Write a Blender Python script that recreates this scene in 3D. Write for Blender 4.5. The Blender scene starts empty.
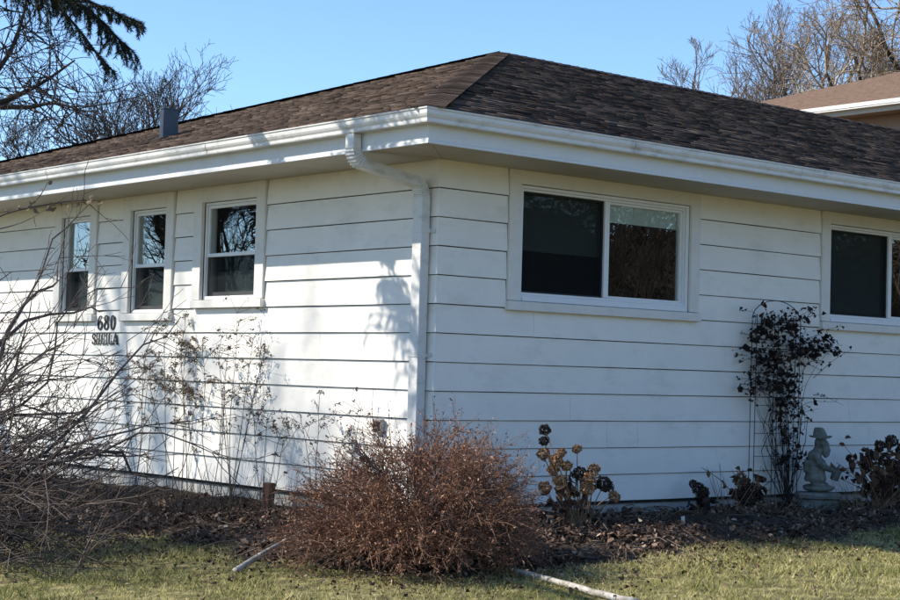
import bpy, bmesh, math, random
import numpy as np
from mathutils import Vector, Matrix
scene = bpy.context.scene
COL = scene.collection
PI = math.pi

# ------------------------------------------------------------------ camera
CAM = np.array([-7.48067, -8.94884, 0.943358])
FPX, YAW, PIT, ROL = 1675.05, -0.704549, 0.043629, 0.027908
def _rot():
    cz, sz = math.cos(YAW), math.sin(YAW)
    cx, sx = math.cos(PI/2+PIT), math.sin(PI/2+PIT)
    cr, sr = math.cos(ROL), math.sin(ROL)
    Z = np.array([[cz, -sz, 0], [sz, cz, 0], [0, 0, 1]])
    X = np.array([[1, 0, 0], [0, cx, -sx], [0, sx, cx]])
    R = np.array([[cr, -sr, 0], [sr, cr, 0], [0, 0, 1]])
    return Z @ X @ R
CR = _rot()
cam_d = bpy.data.cameras.new('camera')
cam_d.sensor_fit = 'HORIZONTAL'; cam_d.sensor_width = 36.0
cam_d.lens = FPX/900*36; cam_d.clip_start = 0.1; cam_d.clip_end = 2000
cam_o = bpy.data.objects.new('camera', cam_d); COL.objects.link(cam_o)
mw = Matrix([list(CR[i])+[CAM[i]] for i in range(3)]+[[0, 0, 0, 1]])
cam_o.matrix_world = mw
scene.camera = cam_o

# ------------------------------------------------------------------ sky, sun, exposure
SUN = Vector((-0.92, 0.75, 1.0)).normalized()          # towards the sun
world = bpy.data.worlds.new('World'); scene.world = world; world.use_nodes = True
wn = world.node_tree.nodes; wl = world.node_tree.links
for n in list(wn): wn.remove(n)
sky = wn.new('ShaderNodeTexSky'); sky.sky_type = 'NISHITA'; sky.sun_disc = False
sky.sun_elevation = math.asin(SUN.z)
sky.sun_rotation = math.atan2(SUN.x, SUN.y)
sky.altitude = 900; sky.air_density = 1.0; sky.dust_density = 0.0; sky.ozone_density = 6.0
bg = wn.new('ShaderNodeBackground'); bg.inputs['Strength'].default_value = 0.12
wo = wn.new('ShaderNodeOutputWorld')
wl.new(sky.outputs[0], bg.inputs[0]); wl.new(bg.outputs[0], wo.inputs[0])
sd = bpy.data.lights.new('sun', 'SUN'); sd.energy = 3.7; sd.angle = math.radians(0.55); sd.color = (1.0, 0.935, 0.83)
so = bpy.data.objects.new('sun', sd); COL.objects.link(so)
so.rotation_euler = SUN.to_track_quat('Z', 'Y').to_euler(); so.location = (-20, 16, 22)
vs = scene.view_settings
vs.view_transform = 'Standard'; vs.look = 'None'; vs.gamma = 1.0; vs.exposure = 0.97; vs.use_curve_mapping = False

# ------------------------------------------------------------------ helpers
def ray(u, v):
    return CAM, CR @ np.array([(u-450)/FPX, -(v-300)/FPX, -1.0])
def pix(u, v, depth):                      # point on a pixel's line of sight at a given depth
    o, d = ray(u, v); return o + depth*d
def on_x(u, v, x):
    o, d = ray(u, v); return o + (x-o[0])/d[0]*d
def on_y(u, v, y):
    o, d = ray(u, v); return o + (y-o[1])/d[1]*d
def on_z(u, v, z):
    o, d = ray(u, v); return o + (z-o[2])/d[2]*d
def ground(x, y):
    x = np.asarray(x, float); y = np.asarray(y, float)
    return (-.12 - .045*np.clip(-x, 0, 10) - .05*np.clip(y, 0, 7)*np.clip(-x/.3+.2, 0, 1)
            - .01*np.clip(-y-3, 0, 12))
def on_ground(u, v):
    o, d = ray(u, v); t = 5.0
    while t < 60:
        q = o+t*d
        if q[2] < float(ground(q[0], q[1])): break
        t += .01
    return q
FWD = np.array([-math.sin(YAW), math.cos(YAW), 0]); RGT = np.array([math.cos(YAW), math.sin(YAW), 0])
UP = np.array([0, 0, 1.0])

def fastmesh(name, V, faces, tone=None):
    """faces: list of int arrays (m,k); tone: per-face floats in the same order"""
    me = bpy.data.meshes.new(name)
    V = np.asarray(V, np.float32).reshape(-1, 3)
    faces = [np.asarray(f, np.int32) for f in faces if len(f)]
    me.vertices.add(len(V)); me.vertices.foreach_set('co', V.ravel())
    loops = np.concatenate([f.ravel() for f in faces]); sizes = np.concatenate([np.full(len(f), f.shape[1]) for f in faces])
    me.loops.add(len(loops)); me.loops.foreach_set('vertex_index', loops)
    starts = np.concatenate([[0], np.cumsum(sizes)[:-1]]).astype(np.int32)
    me.polygons.add(len(sizes)); me.polygons.foreach_set('loop_start', starts)
    me.update(calc_edges=True)
    if tone is not None:
        a = me.attributes.new('tone', 'FLOAT', 'FACE'); a.data.foreach_set('value', np.asarray(tone, np.float32))
    return me
def link(name, me, mat=None, parent=None, smooth=False):
    if mat is not None and not me.materials: me.materials.append(mat)
    if smooth: me.polygons.foreach_set('use_smooth', np.ones(len(me.polygons), bool))
    o = bpy.data.objects.new(name, me); COL.objects.link(o)
    if parent is not None: o.parent = parent
    return o
def tag(o, label=None, cat=None, group=None, kind=None):
    if label: o['label'] = label
    if cat: o['category'] = cat
    if group: o['group'] = group
    if kind: o['kind'] = kind
    return o
def empty(name, loc=(0, 0, 0), rz=0.0):
    o = bpy.data.objects.new(name, None); COL.objects.link(o); o.empty_display_size = .1
    o.location = loc; o.rotation_euler = (0, 0, rz); return o
def copy_tree(o, parent=None):
    c = o.copy(); COL.objects.link(c); c.parent = parent
    for ch in list(o.children): copy_tree(ch, c)
    return c

class MB:
    def __init__(s): s.v = []; s.f = []
    def add(s, vs, fs):
        b = len(s.v); s.v += [tuple(map(float, q)) for q in vs]; s.f += [tuple(b+i for i in f) for f in fs]; return s
    def hexa(s, q):     # 8 points: bottom 4 ccw, top 4 ccw
        return s.add(q, [(3, 2, 1, 0), (4, 5, 6, 7), (0, 1, 5, 4), (1, 2, 6, 5), (2, 3, 7, 6), (3, 0, 4, 7)])
    def box(s, x0, x1, y0, y1, z0, z1):
        return s.hexa([(x0, y0, z0), (x1, y0, z0), (x1, y1, z0), (x0, y1, z0), (x0, y0, z1), (x1, y0, z1), (x1, y1, z1), (x0, y1, z1)])
    def build(s, name, mat, parent=None, smooth=False, bevel=0.0):
        me = bpy.data.meshes.new(name); me.from_pydata(s.v, [], s.f)
        bm = bmesh.new(); bm.from_mesh(me); bmesh.ops.recalc_face_normals(bm, faces=bm.faces)
        if bevel: bmesh.ops.bevel(bm, geom=bm.edges[:], offset=bevel, segments=1, affect='EDGES', clamp_overlap=True)
        bm.to_mesh(me); bm.free()
        return link(name, me, mat, parent, smooth)

def tube_arrays(paths, sides):
    """paths: list of (pts (n,3), radii (n,)) -> V, F(quads)"""
    byn = {}
    for P, R in paths: byn.setdefault(len(P), []).append((P, R))
    VV = []; FF = []; off = 0
    for n, L in byn.items():
        P = np.array([a for a, _ in L], float); R = np.array([b for _, b in L], float)
        T = np.gradient(P, axis=1); T /= np.linalg.norm(T, axis=2, keepdims=True)+1e-9
        ref = np.where(np.abs(T[:, :1, 2:3]) > .9, np.array([1.0, 0, 0]), np.array([0, 0, 1.0]))
        A = np.cross(T, np.broadcast_to(ref, T.shape)); A /= np.linalg.norm(A, axis=2, keepdims=True)+1e-9
        B = np.cross(T, A)
        ang = np.arange(sides)*2*PI/sides
        V = P[:, :, None, :] + R[:, :, None, None]*(np.cos(ang)[:, None]*A[:, :, None, :]+np.sin(ang)[:, None]*B[:, :, None, :])
        m = len(L)
        idx = np.arange(m*n*sides).reshape(m, n, sides)+off
        a = idx[:, :-1]; b = idx[:, 1:]
        F = np.stack([a, np.roll(a, -1, 2), np.roll(b, -1, 2), b], -1).reshape(-1, 4)
        VV.append(V.reshape(-1, 3)); FF.append(F); off += m*n*sides
    return np.concatenate(VV), np.concatenate(FF)
def tubes(name, paths, sides, mat, parent=None, smooth=True, kind=None):
    V, F = tube_arrays(paths, sides)
    o = link(name, fastmesh(name, V, [F]), mat, parent, smooth)
    if kind: o['kind'] = kind
    return o
def curve(pts, n):
    """smooth polyline through control points (Catmull-Rom)"""
    P = np.array(pts, float); P = np.vstack([2*P[0]-P[1], P, 2*P[-1]-P[-2]])
    m = len(P)-3; out = []
    for s in np.linspace(0, m, n):
        i = min(int(s), m-1); t = s-i; a, b, c, d = P[i:i+4]
        out.append(.5*((2*b)+(-a+c)*t+(2*a-5*b+4*c-d)*t*t+(-a+3*b-3*c+d)*t**3))
    return np.array(out)
def flakes(rng, pos, size, flat=0.0, aspect=1.6, bend=.35, nrm=None):
    """leaf-like bent quads (two tris each sharing a fold) at positions; returns V, F(quads)"""
    n = len(pos); size = np.broadcast_to(size, (n,))
    a = rng.normal(size=(n, 3)); a[:, 2] *= (1-flat); a /= np.linalg.norm(a, axis=1, keepdims=True)
    b = rng.normal(size=(n, 3)); b[:, 2] *= (1-flat)
    b -= (b*a).sum(1, keepdims=True)*a; b /= np.linalg.norm(b, axis=1, keepdims=True)+1e-9
    c = np.cross(a, b)
    L = size[:, None]*a*aspect*.5; W = size[:, None]*b*.5; N = size[:, None]*c*bend*rng.uniform(-1, 1, (n, 1))
    q = rng.uniform(.6, 1.1, (n, 2, 1)); cu = size[:, None]*c*bend*rng.uniform(-1, 1, (n, 1))*.8
    V = np.stack([pos-L+cu, pos-L*.35+W*q[:, 0]+N, pos+L*.3+W*.85*q[:, 1]+N, pos+L+cu, pos+L*.3-W*.85*q[:, 0]+N, pos-L*.35-W*q[:, 1]+N], 1).reshape(-1, 3)
    B = (np.arange(n)*6)[:, None]
    F = np.concatenate([B+np.array([[0, 1, 2, 3]]), B+np.array([[0, 3, 4, 5]])], 1).reshape(-1, 4)
    return V, F

# ------------------------------------------------------------------ materials
def mat(name, col, rough=.7, var=.15, scale=6.0, bump=0.0, bscale=None, tone=None, col2=None, stretch=None, spec=.3, metal=0.0, stain=None):
    m = bpy.data.materials.new(name); m.use_nodes = True
    nt = m.node_tree; N = nt.nodes; L = nt.links
    b = N['Principled BSDF']; b.inputs['Roughness'].default_value = rough; b.inputs['Metallic'].default_value = metal
    if 'Specular IOR Level' in b.inputs: b.inputs['Specular IOR Level'].default_value = spec
    tc = N.new('ShaderNodeTexCoord'); mp = N.new('ShaderNodeMapping'); L.new(tc.outputs['Object'], mp.inputs[0])
    if stretch: mp.inputs['Scale'].default_value = stretch
    nz = N.new('ShaderNodeTexNoise'); nz.inputs['Scale'].default_value = scale; nz.inputs['Detail'].default_value = 6; nz.inputs['Roughness'].default_value = .65
    L.new(mp.outputs[0], nz.inputs['Vector'])
    rp = N.new('ShaderNodeMapRange'); rp.inputs['From Min'].default_value = .25; rp.inputs['From Max'].default_value = .75
    rp.inputs['To Min'].default_value = 1-var; rp.inputs['To Max'].default_value = 1+var
    L.new(nz.outputs['Fac'], rp.inputs['Value'])
    if tone is not None:
        at = N.new('ShaderNodeAttribute'); at.attribute_name = 'tone'
        cr = N.new('ShaderNodeValToRGB')
        els = tone
        cr.color_ramp.elements[0].position = els[0][0]; cr.color_ramp.elements[0].color = (*els[0][1], 1)
        cr.color_ramp.elements[1].position = els[-1][0]; cr.color_ramp.elements[1].color = (*els[-1][1], 1)
        for p_, c_ in els[1:-1]:
            e = cr.color_ramp.elements.new(p_); e.color = (*c_, 1)
        L.new(at.outputs['Fac'], cr.inputs[0]); base = cr.outputs[0]
    elif col2 is not None:
        n2 = N.new('ShaderNodeTexNoise'); n2.inputs['Scale'].default_value = scale*.35; n2.inputs['Detail'].default_value = 8
        L.new(mp.outputs[0], n2.inputs['Vector'])
        cr = N.new('ShaderNodeValToRGB'); cr.color_ramp.elements[0].position = .38; cr.color_ramp.elements[1].position = .62
        cr.color_ramp.elements[0].color = (*col, 1); cr.color_ramp.elements[1].color = (*col2, 1)
        L.new(n2.outputs['Fac'], cr.inputs[0]); base = cr.outputs[0]
    else:
        rgb = N.new('ShaderNodeRGB'); rgb.outputs[0].default_value = (*col, 1); base = rgb.outputs[0]
    mx = N.new('ShaderNodeVectorMath'); mx.operation = 'SCALE'
    L.new(base, mx.inputs[0]); L.new(rp.outputs[0], mx.inputs['Scale'])
    out = mx.outputs[0]
    if stain:                       # sparse blotches of dirt
        n3 = N.new('ShaderNodeTexNoise'); n3.inputs['Scale'].default_value = stain[1]; n3.inputs['Detail'].default_value = 9; n3.inputs['Roughness'].default_value = .7
        m3 = N.new('ShaderNodeMapping'); L.new(tc.outputs['Object'], m3.inputs[0]); m3.inputs['Scale'].default_value = stain[3] if len(stain) > 3 else (1, 1, 1)
        L.new(m3.outputs[0], n3.inputs['Vector'])
        r3 = N.new('ShaderNodeMapRange'); r3.inputs['From Min'].default_value = .52; r3.inputs['From Max'].default_value = .78
        r3.inputs['To Min'].default_value = 0; r3.inputs['To Max'].default_value = stain[2]
        L.new(n3.outputs['Fac'], r3.inputs['Value'])
        mm = N.new('ShaderNodeMix'); mm.data_type = 'RGBA'
        L.new(r3.outputs[0], mm.inputs['Factor']); L.new(out, mm.inputs[6]); mm.inputs[7].default_value = (*stain[0], 1)
        out = mm.outputs[2]
    L.new(out, b.inputs['Base Color'])
    if bump:
        nb = N.new('ShaderNodeTexNoise'); nb.inputs['Scale'].default_value = bscale or scale*4; nb.inputs['Detail'].default_value = 5
        L.new(mp.outputs[0], nb.inputs['Vector'])
        bp = N.new('ShaderNodeBump'); bp.inputs['Strength'].default_value = bump; bp.inputs['Distance'].default_value = .01
        L.new(nb.outputs['Fac'], bp.inputs['Height']); L.new(bp.outputs[0], b.inputs['Normal'])
    return m

def glass_mat(name, tint=(.90, .94, .93), refl=1.0):
    m = bpy.data.materials.new(name); m.use_nodes = True
    N = m.node_tree.nodes; L = m.node_tree.links
    for n in list(N): N.remove(n)
    o = N.new('ShaderNodeOutputMaterial'); tr = N.new('ShaderNodeBsdfTransparent'); gl = N.new('ShaderNodeBsdfGlossy'); mx = N.new('ShaderNodeMixShader')
    tr.inputs[0].default_value = (*tint, 1); gl.inputs['Roughness'].default_value = .003; gl.inputs[0].default_value = (refl, refl, refl, 1)
    lw = N.new('ShaderNodeLayerWeight'); lw.inputs['Blend'].default_value = .5
    pw = N.new('ShaderNodeMath'); pw.operation = 'POWER'; pw.inputs[1].default_value = 3.5; L.new(lw.outputs['Facing'], pw.inputs[0])
    fr = N.new('ShaderNodeMath'); fr.operation = 'MULTIPLY_ADD'; fr.inputs[1].default_value = .8; fr.inputs[2].default_value = .085; L.new(pw.outputs[0], fr.inputs[0])
    nz = N.new('ShaderNodeTexNoise'); nz.inputs['Scale'].default_value = 1.6; nz.inputs['Detail'].default_value = 1
    tc = N.new('ShaderNodeTexCoord'); L.new(tc.outputs['Object'], nz.inputs['Vector'])
    bp = N.new('ShaderNodeBump'); bp.inputs['Strength'].default_value = .04; bp.inputs['Distance'].default_value = .05
    L.new(nz.outputs['Fac'], bp.inputs['Height']); L.new(bp.outputs[0], gl.inputs['Normal'])
    L.new(fr.outputs[0], mx.inputs[0]); L.new(tr.outputs[0], mx.inputs[1]); L.new(gl.outputs[0], mx.inputs[2]); L.new(mx.outputs[0], o.inputs[0])
    return m
def screen_mat(name):
    m = bpy.data.materials.new(name); m.use_nodes = True
    N = m.node_tree.nodes; L = m.node_tree.links
    for n in list(N): N.remove(n)
    o = N.new('ShaderNodeOutputMaterial'); tr = N.new('ShaderNodeBsdfTransparent'); df = N.new('ShaderNodeBsdfDiffuse'); mx = N.new('ShaderNodeMixShader')
    df.inputs[0].default_value = (.016, .019, .02, 1); mx.inputs[0].default_value = .48
    L.new(tr.outputs[0], mx.inputs[1]); L.new(df.outputs[0], mx.inputs[2]); L.new(mx.outputs[0], o.inputs[0])
    return m

MT = {}
MT['siding'] = mat('white_siding', (.83, .795, .72), .55, .05, 2.2, .08, 30, stain=((.42, .38, .31), 2.4, .38, (1, 1, 2.5)))
MT['trim'] = mat('white_trim', (.73, .70, .64), .45, .05, 5, .04, 40, stain=((.40, .37, .32), 7.0, .30))
MT['vinyl'] = mat('white_vinyl', (.78, .78, .77), .35, .02, 5, stain=((.45, .43, .4), 9.0, .2))
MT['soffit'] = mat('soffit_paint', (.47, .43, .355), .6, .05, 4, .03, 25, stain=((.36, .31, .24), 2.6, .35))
MT['gutter'] = mat('gutter_metal', (.66, .65, .62), .38, .05, 6, .03, 20, stain=((.22, .20, .17), 5.0, .8, (1, 1, 2.5)), spec=.5)
MT['fascia'] = mat('fascia_metal', (.66, .67, .67), .45, .04, 5, .03, 22, stain=((.35, .33, .3), 5.0, .3))
MT['foundation'] = mat('foundation_concrete', (.42, .41, .38), .9, .16, 7, .35, 45, stain=((.16, .14, .11), 5, .7))
MT['shingle'] = mat('brown_shingle', None, .92, .22, 30, .5, 180, tone=[(0, (.017, .012, .009)), (.3, (.050, .035, .027)), (.6, (.092, .066, .051)), (.85, (.132, .098, .077)), (1, (.18, .138, .108))], spec=.15)
MT['shingle2'] = mat('tan_shingle', (.17, .115, .085), .92, .35, 9, .5, 60, spec=.15)
MT['deck'] = mat('roof_deck', (.055, .042, .037), .95, .3, 20)
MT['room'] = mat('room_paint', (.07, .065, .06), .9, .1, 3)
MT['blind'] = mat('roller_blind', (.62, .66, .62), .8, .05, 8)
MT['glass'] = glass_mat('window_glass')
MT['screen'] = screen_mat('insect_screen')
MT['black'] = mat('black_metal', (.012, .012, .013), .45, .2, 20)
MT['vent'] = mat('galvanised_vent', (.085, .095, .11), .45, .15, 12, .1, 30, metal=.4)
MT['brown_wall'] = mat('tan_brown_siding', (.30, .20, .14), .7, .1, 6)
MT['bark'] = mat('grey_bark', (.10, .082, .068), .95, .35, 12, .5, 40, stretch=(1, 1, .3))
MT['bark_dark'] = mat('dark_bark', (.040, .032, .027), .95, .3, 12, .5, 40, stretch=(1, 1, .3))
MT['twig'] = mat('brown_twig', (.20, .155, .125), .9, .3, 8)
MT['twig_dark'] = mat('dark_twig', (.055, .042, .036), .9, .3, 8)
MT['twig_tan'] = mat('tan_twig', (.34, .265, .19), .9, .3, 8)
MT['needle'] = mat('spruce_needle', None, .7, .2, 10, tone=[(0, (.010, .017, .010)), (.7, (.022, .034, .018)), (1, (.05, .055, .025))])
MT['shrub'] = mat('shrub_branch', (.10, .076, .064), .75, .4, 20, .3, 60)
MT['shrub_pale'] = mat('shrub_twig_pale', (.12, .09, .075), .75, .4, 20)
MT['weed'] = mat('dry_weed', None, .85, .2, 30, tone=[(0, (.05, .04, .032)), (.6, (.13, .10, .072)), (1, (.27, .18, .105))])
MT['weed_stem'] = mat('dry_weed_stem', (.085, .065, .05), .85, .3, 30)
MT['spirea_stem'] = mat('spirea_stem', (.20, .11, .072), .8, .35, 25)
MT['spirea_leaf'] = mat('spirea_leaf', None, .85, .25, 30, tone=[(0, (.07, .028, .018)), (.4, (.19, .085, .050)), (.75, (.32, .165, .10)), (1, (.56, .36, .25))])
MT['hyd_stem'] = mat('hydrangea_stem', (.24, .155, .09), .8, .3, 25)
MT['hyd_head'] = mat('hydrangea_head', None, .85, .3, 40, tone=[(0, (.13, .06, .03)), (.5, (.42, .22, .10)), (1, (.60, .40, .21))])
MT['hyd_dark'] = mat('hydrangea_head_dark', None, .85, .3, 40, tone=[(0, (.016, .011, .009)), (.6, (.055, .036, .025)), (1, (.13, .085, .055))])
MT['hyd_leaf'] = mat('withered_leaf', None, .85, .3, 40, tone=[(0, (.03, .017, .012)), (.6, (.10, .055, .035)), (1, (.21, .125, .075))])
MT['vine_leaf'] = mat('vine_leaf', None, .8, .3, 40, tone=[(0, (.006, .005, .005)), (.6, (.020, .015, .013)), (.9, (.06, .036, .026)), (1, (.13, .08, .055))])
MT['vine_stem'] = mat('vine_stem', (.03, .024, .022), .85, .3, 30)
MT['stone'] = mat('weathered_stone', (.21, .212, .192), .95, .4, 22, 1.0, 60, col2=(.13, .14, .118), stain=((.05, .055, .04), 16, .75))
MT['soil'] = mat('dark_soil', (.026, .019, .014), .98, .5, 14, 1.0, 40, col2=(.055, .04, .029))
MT['lawn'] = mat('winter_lawn', (.10, .085, .036), .95, .5, 30, .8, 90, col2=(.29, .25, .105))
MT['grass'] = mat('grass_blades', None, .8, .15, 40, tone=[(0, (.06, .09, .018)), (.35, (.17, .185, .045)), (.7, (.36, .32, .105)), (1, (.56, .48, .24))])
MT['litter'] = mat('leaf_litter', None, .85, .3, 50, tone=[(0, (.02, .012, .008)), (.4, (.07, .040, .026)), (.7, (.16, .10, .065)), (.9, (.30, .21, .15)), (1, (.50, .40, .31))])
MT['stick'] = mat('debris_stick', (.15, .11, .08), .9, .4, 25)
MT['pole'] = mat('bleached_pole', (.46, .43, .38), .9, .3, 30, .7, 80, col2=(.27, .235, .19), stain=((.09, .07, .055), 24, .85))
MT['post'] = mat('red_brown_post', (.10, .05, .032), .9, .35, 20, .4, 60)
MT['pebble'] = mat('pale_pebble', (.6, .57, .5), .8, .15, 20)
MT['tagw'] = mat('white_plastic_tag', (.62, .6, .55), .6, .1, 20)
MT['box_grey'] = mat('grey_outlet_plastic', (.32, .32, .30), .6, .15, 30)
MT['dark_gap'] = mat('dark_joint', (.03, .03, .03), .9, .1, 5)
MT['hedge'] = mat('brown_hedge_leaf', None, .9, .2, 10, tone=[(0, (.018, .014, .010)), (.6, (.045, .034, .023)), (1, (.08, .06, .042))])

# ================================================================== GROUND
rng = np.random.default_rng(7)
def lattice(x, y, s, seed):                       # cheap smooth value noise
    r = np.random.default_rng(seed); G = r.uniform(-1, 1, (64, 64))
    u = np.asarray(x)*s+1000; v = np.asarray(y)*s+1000
    i = np.floor(u).astype(int); j = np.floor(v).astype(int); a = u-i; b = v-j
    a = a*a*(3-2*a); b = b*b*(3-2*b)
    g = lambda p, q: G[p % 64, q % 64]
    return (g(i, j)*(1-a)+g(i+1, j)*a)*(1-b)+(g(i, j+1)*(1-a)+g(i+1, j+1)*a)*b
def house_dist(x, y):
    dx = np.maximum(-np.asarray(x, float), 0); dy = np.maximum(-np.asarray(y, float), 0)
    inside = (np.asarray(x) > 0) & (np.asarray(y) > 0)
    return np.where(inside, 0, np.hypot(dx, dy))
def bed_width(x, y):
    w = 2.05 + .24*lattice(x, y, 1.1, 3) + .16*lattice(x, y, 3.6, 4)
    corner = np.exp(-((np.asarray(x)+.9)**2+(np.asarray(y)+1.2)**2)/1.1)
    w = w-.28*np.clip(np.asarray(y, float)-.2, 0, 1)*(np.asarray(x) < 0)
    return w + .42*corner
def axis(dense0, dense1, step, far):
    a = list(np.arange(dense0, dense1, step)); s = step; x = a[-1]
    while x < far: s *= 1.25; x += s; a.append(x)
    s = step; x = a[0]
    while x > -far: s *= 1.25; x -= s; a.insert(0, x)
    return np.array(a)
def grid_mesh(xs, ys, zf, keep=None):
    X, Y = np.meshgrid(xs, ys, indexing='ij'); Zz = zf(X, Y)
    idx = np.arange(X.size).reshape(X.shape)
    F = np.stack([idx[:-1, :-1], idx[1:, :-1], idx[1:, 1:], idx[:-1, 1:]], -1).reshape(-1, 4)
    if keep is not None:
        cx = .25*(X[:-1, :-1]+X[1:, :-1]+X[1:, 1:]+X[:-1, 1:]).ravel(); cy = .25*(Y[:-1, :-1]+Y[1:, :-1]+Y[1:, 1:]+Y[:-1, 1:]).ravel()
        F = F[keep(cx, cy)]
    return np.stack([X, Y, Zz], -1).reshape(-1, 3), F
def lawn_z(x, y):
    return ground(x, y)+.012*lattice(x, y, 2.2, 11)+.006*lattice(x, y, 7, 12)
V, F = grid_mesh(axis(-6, 8, .12, 400), axis(-6, 6, .12, 400), lawn_z)
tag(link('lawn', fastmesh('lawn', V, [F]), MT['lawn'], None, True), kind='structure')
def bed_z(x, y):
    d = house_dist(x, y); w = bed_width(x, y)
    e = np.clip((w-d)/.35, 0, 1); e = e*e*(3-2*e)
    rough = .045*lattice(x, y, 2.6, 21)+.03*lattice(x, y, 6.5, 22)+.022*lattice(x, y, 15, 23)+.012*lattice(x, y, 31, 24)
    return lawn_z(x, y)-.03+e*(.06+rough*np.clip(d/.5, .25, 1))
V, F = grid_mesh(np.arange(-2.9, 10.0, .055), np.arange(-2.9, 9.5, .055), bed_z,
                 lambda x, y: (house_dist(x, y) < bed_width(x, y)+.05) & ~((x > .15) & (y > .15)))
tag(link('garden_bed', fastmesh('garden_bed', V, [F]), MT['soil'], None, True), kind='structure')

# grass blades over the lawn that the camera can see
n = 1100000
gx = rng.uniform(-7, 9, n); gy = rng.uniform(-6.5, 4.5, n)
rel = np.stack([gx-CAM[0], gy-CAM[1]], 1); fw = rel@FWD[:2]; rt = rel@RGT[:2]
ok = (fw > 5) & (np.abs(rt/fw) < .31) & (house_dist(gx, gy) > bed_width(gx, gy)-.14*np.abs(rng.normal(0, 1.6, n))) & (fw > 7.6)
ok &= (lattice(gx, gy, 5, 31)+lattice(gx, gy, 13, 32)*.6 > rng.uniform(-1.2, .75, n))
gx, gy = gx[ok], gy[ok]; n = len(gx)
gz = lawn_z(gx, gy); h = rng.uniform(.014, .046, n)*(1+.4*lattice(gx, gy, 3, 33)+1.1*np.clip(lattice(gx, gy, 9, 36)-.45, 0, 1))
lean = rng.normal(0, .75, (n, 2))*h[:, None]; wd = rng.uniform(.0013, .0028, n); ang = rng.uniform(0, PI, n)
base = np.stack([gx, gy, gz-.004], 1); side = np.stack([np.cos(ang)*wd, np.sin(ang)*wd, 0*wd], 1)
tip = base+np.stack([lean[:, 0], lean[:, 1], h], 1)
V = np.stack([base-side, base+side, tip], 1).reshape(-1, 3); F = np.arange(3*n).reshape(n, 3)
tone = np.clip(.60+.24*lattice(gx, gy, 1.4, 34)+.16*lattice(gx, gy, 5.5, 35)+rng.normal(0, .25, n), 0, 1)
g_o = link('grass', fastmesh('grass', V, [F], tone), MT['grass'])
tag(g_o, 'short dormant yellow green grass of the lawn', 'grass', kind='stuff')

# leaf litter over the bed and at the lawn's edge
n = 190000
lx = rng.uniform(-3.6, 7, n); ly = rng.uniform(-3.6, 6, n)
d = house_dist(lx, ly); w = bed_width(lx, ly)
ok = (d > .05) & (d < w-.1+.75*np.abs(rng.normal(0, 1, n))) & ~((lx > 0) & (ly > 0))
ok &= (lattice(lx, ly, 3.1, 41)+.7*lattice(lx, ly, 8, 42) > rng.uniform(-1.3, 1.0, n))
lx, ly = lx[ok], ly[ok]; d = d[ok]; w = w[ok]
lz = np.where(d < w-.05, bed_z(lx, ly), lawn_z(lx, ly))+rng.uniform(.006, .04, len(lx))
lsz = np.where(d > w-.15, .6, 1.0)
V, F = flakes(rng, np.stack([lx, ly, lz], 1), lsz*rng.choice([.012, .018, .026, .036], len(lx), p=[.35, .35, .2, .1])*rng.uniform(.7, 1.3, len(lx)), .4, 1.5, .6)
tone = np.repeat(np.clip(rng.beta(1.7, 1.7, len(lx)), 0, 1), 2)
tag(link('leaf_litter', fastmesh('leaf_litter', V, [F], tone), MT['litter']), 'brown fallen leaves scattered over the garden bed', 'leaves', kind='stuff')
paths = []
for i in range(1500):
    x = rng.uniform(-2.8, 6); y = rng.uniform(-2.8, 4)
    if (x > 0 and y > 0) or house_dist(x, y) > bed_width(x, y)+.1: continue
    a = rng.uniform(0, 2*PI); l = rng.uniform(.08, .45)
    q0 = np.array([x-l*.5*math.cos(a), y-l*.5*math.sin(a), 0]); q2 = np.array([x+l*.5*math.cos(a), y+l*.5*math.sin(a), 0])
    q1 = (q0+q2)/2+np.array([rng.normal(0, .02), rng.normal(0, .02), 0])
    P = np.array([q0, q1, q2]); P[:, 2] = bed_z(P[:, 0], P[:, 1])+rng.uniform(.005, .05, 3)
    r = rng.uniform(.0015, .0055); paths.append((P, np.array([r, r, r*.5])))
tag(tubes('fallen_twigs', paths, 4, MT['stick']), 'thin dead twigs littering the garden bed', 'twigs', kind='stuff')

# ================================================================== HOUSE
CO = 0.2032; TOPZ = 12*CO; HX = 15.97; HY = 10.4
house = tag(empty('house'), 'white clapboard bungalow with brown shingled hip roof', 'house')
Rm = lambda a, o, z: (a, -o, z)          # right wall: a along x, o outwards
Lm = lambda a, o, z: (-o, a, z)          # left wall: a along y
def slab(mb, m, a0, a1, o0, o1, z0, z1):
    return mb.hexa([m(a0, o0, z0), m(a1, o0, z0), m(a1, o1, z0), m(a0, o1, z0), m(a0, o0, z1), m(a1, o0, z1), m(a1, o1, z1), m(a0, o1, z1)])
right_wins = [(.65, 2.72, 1.41, TOPZ), (4.31, 6.38, 1.41, TOPZ)]
left_wins = [(2.11, 3.17, 1.425, TOPZ), (3.50, 4.36, 1.325, TOPZ), (4.85, 5.66, 1.325, TOPZ)]
def subtract(a0, a1, cuts):
    segs = [(a0, a1)]
    for c0, c1 in cuts:
        out = []
        for s0, s1 in segs:
            if c1 <= s0 or c0 >= s1: out.append((s0, s1)); continue
            if c0 > s0: out.append((s0, c0))
            if c1 < s1: out.append((c1, s1))
        segs = out
    return segs
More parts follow.
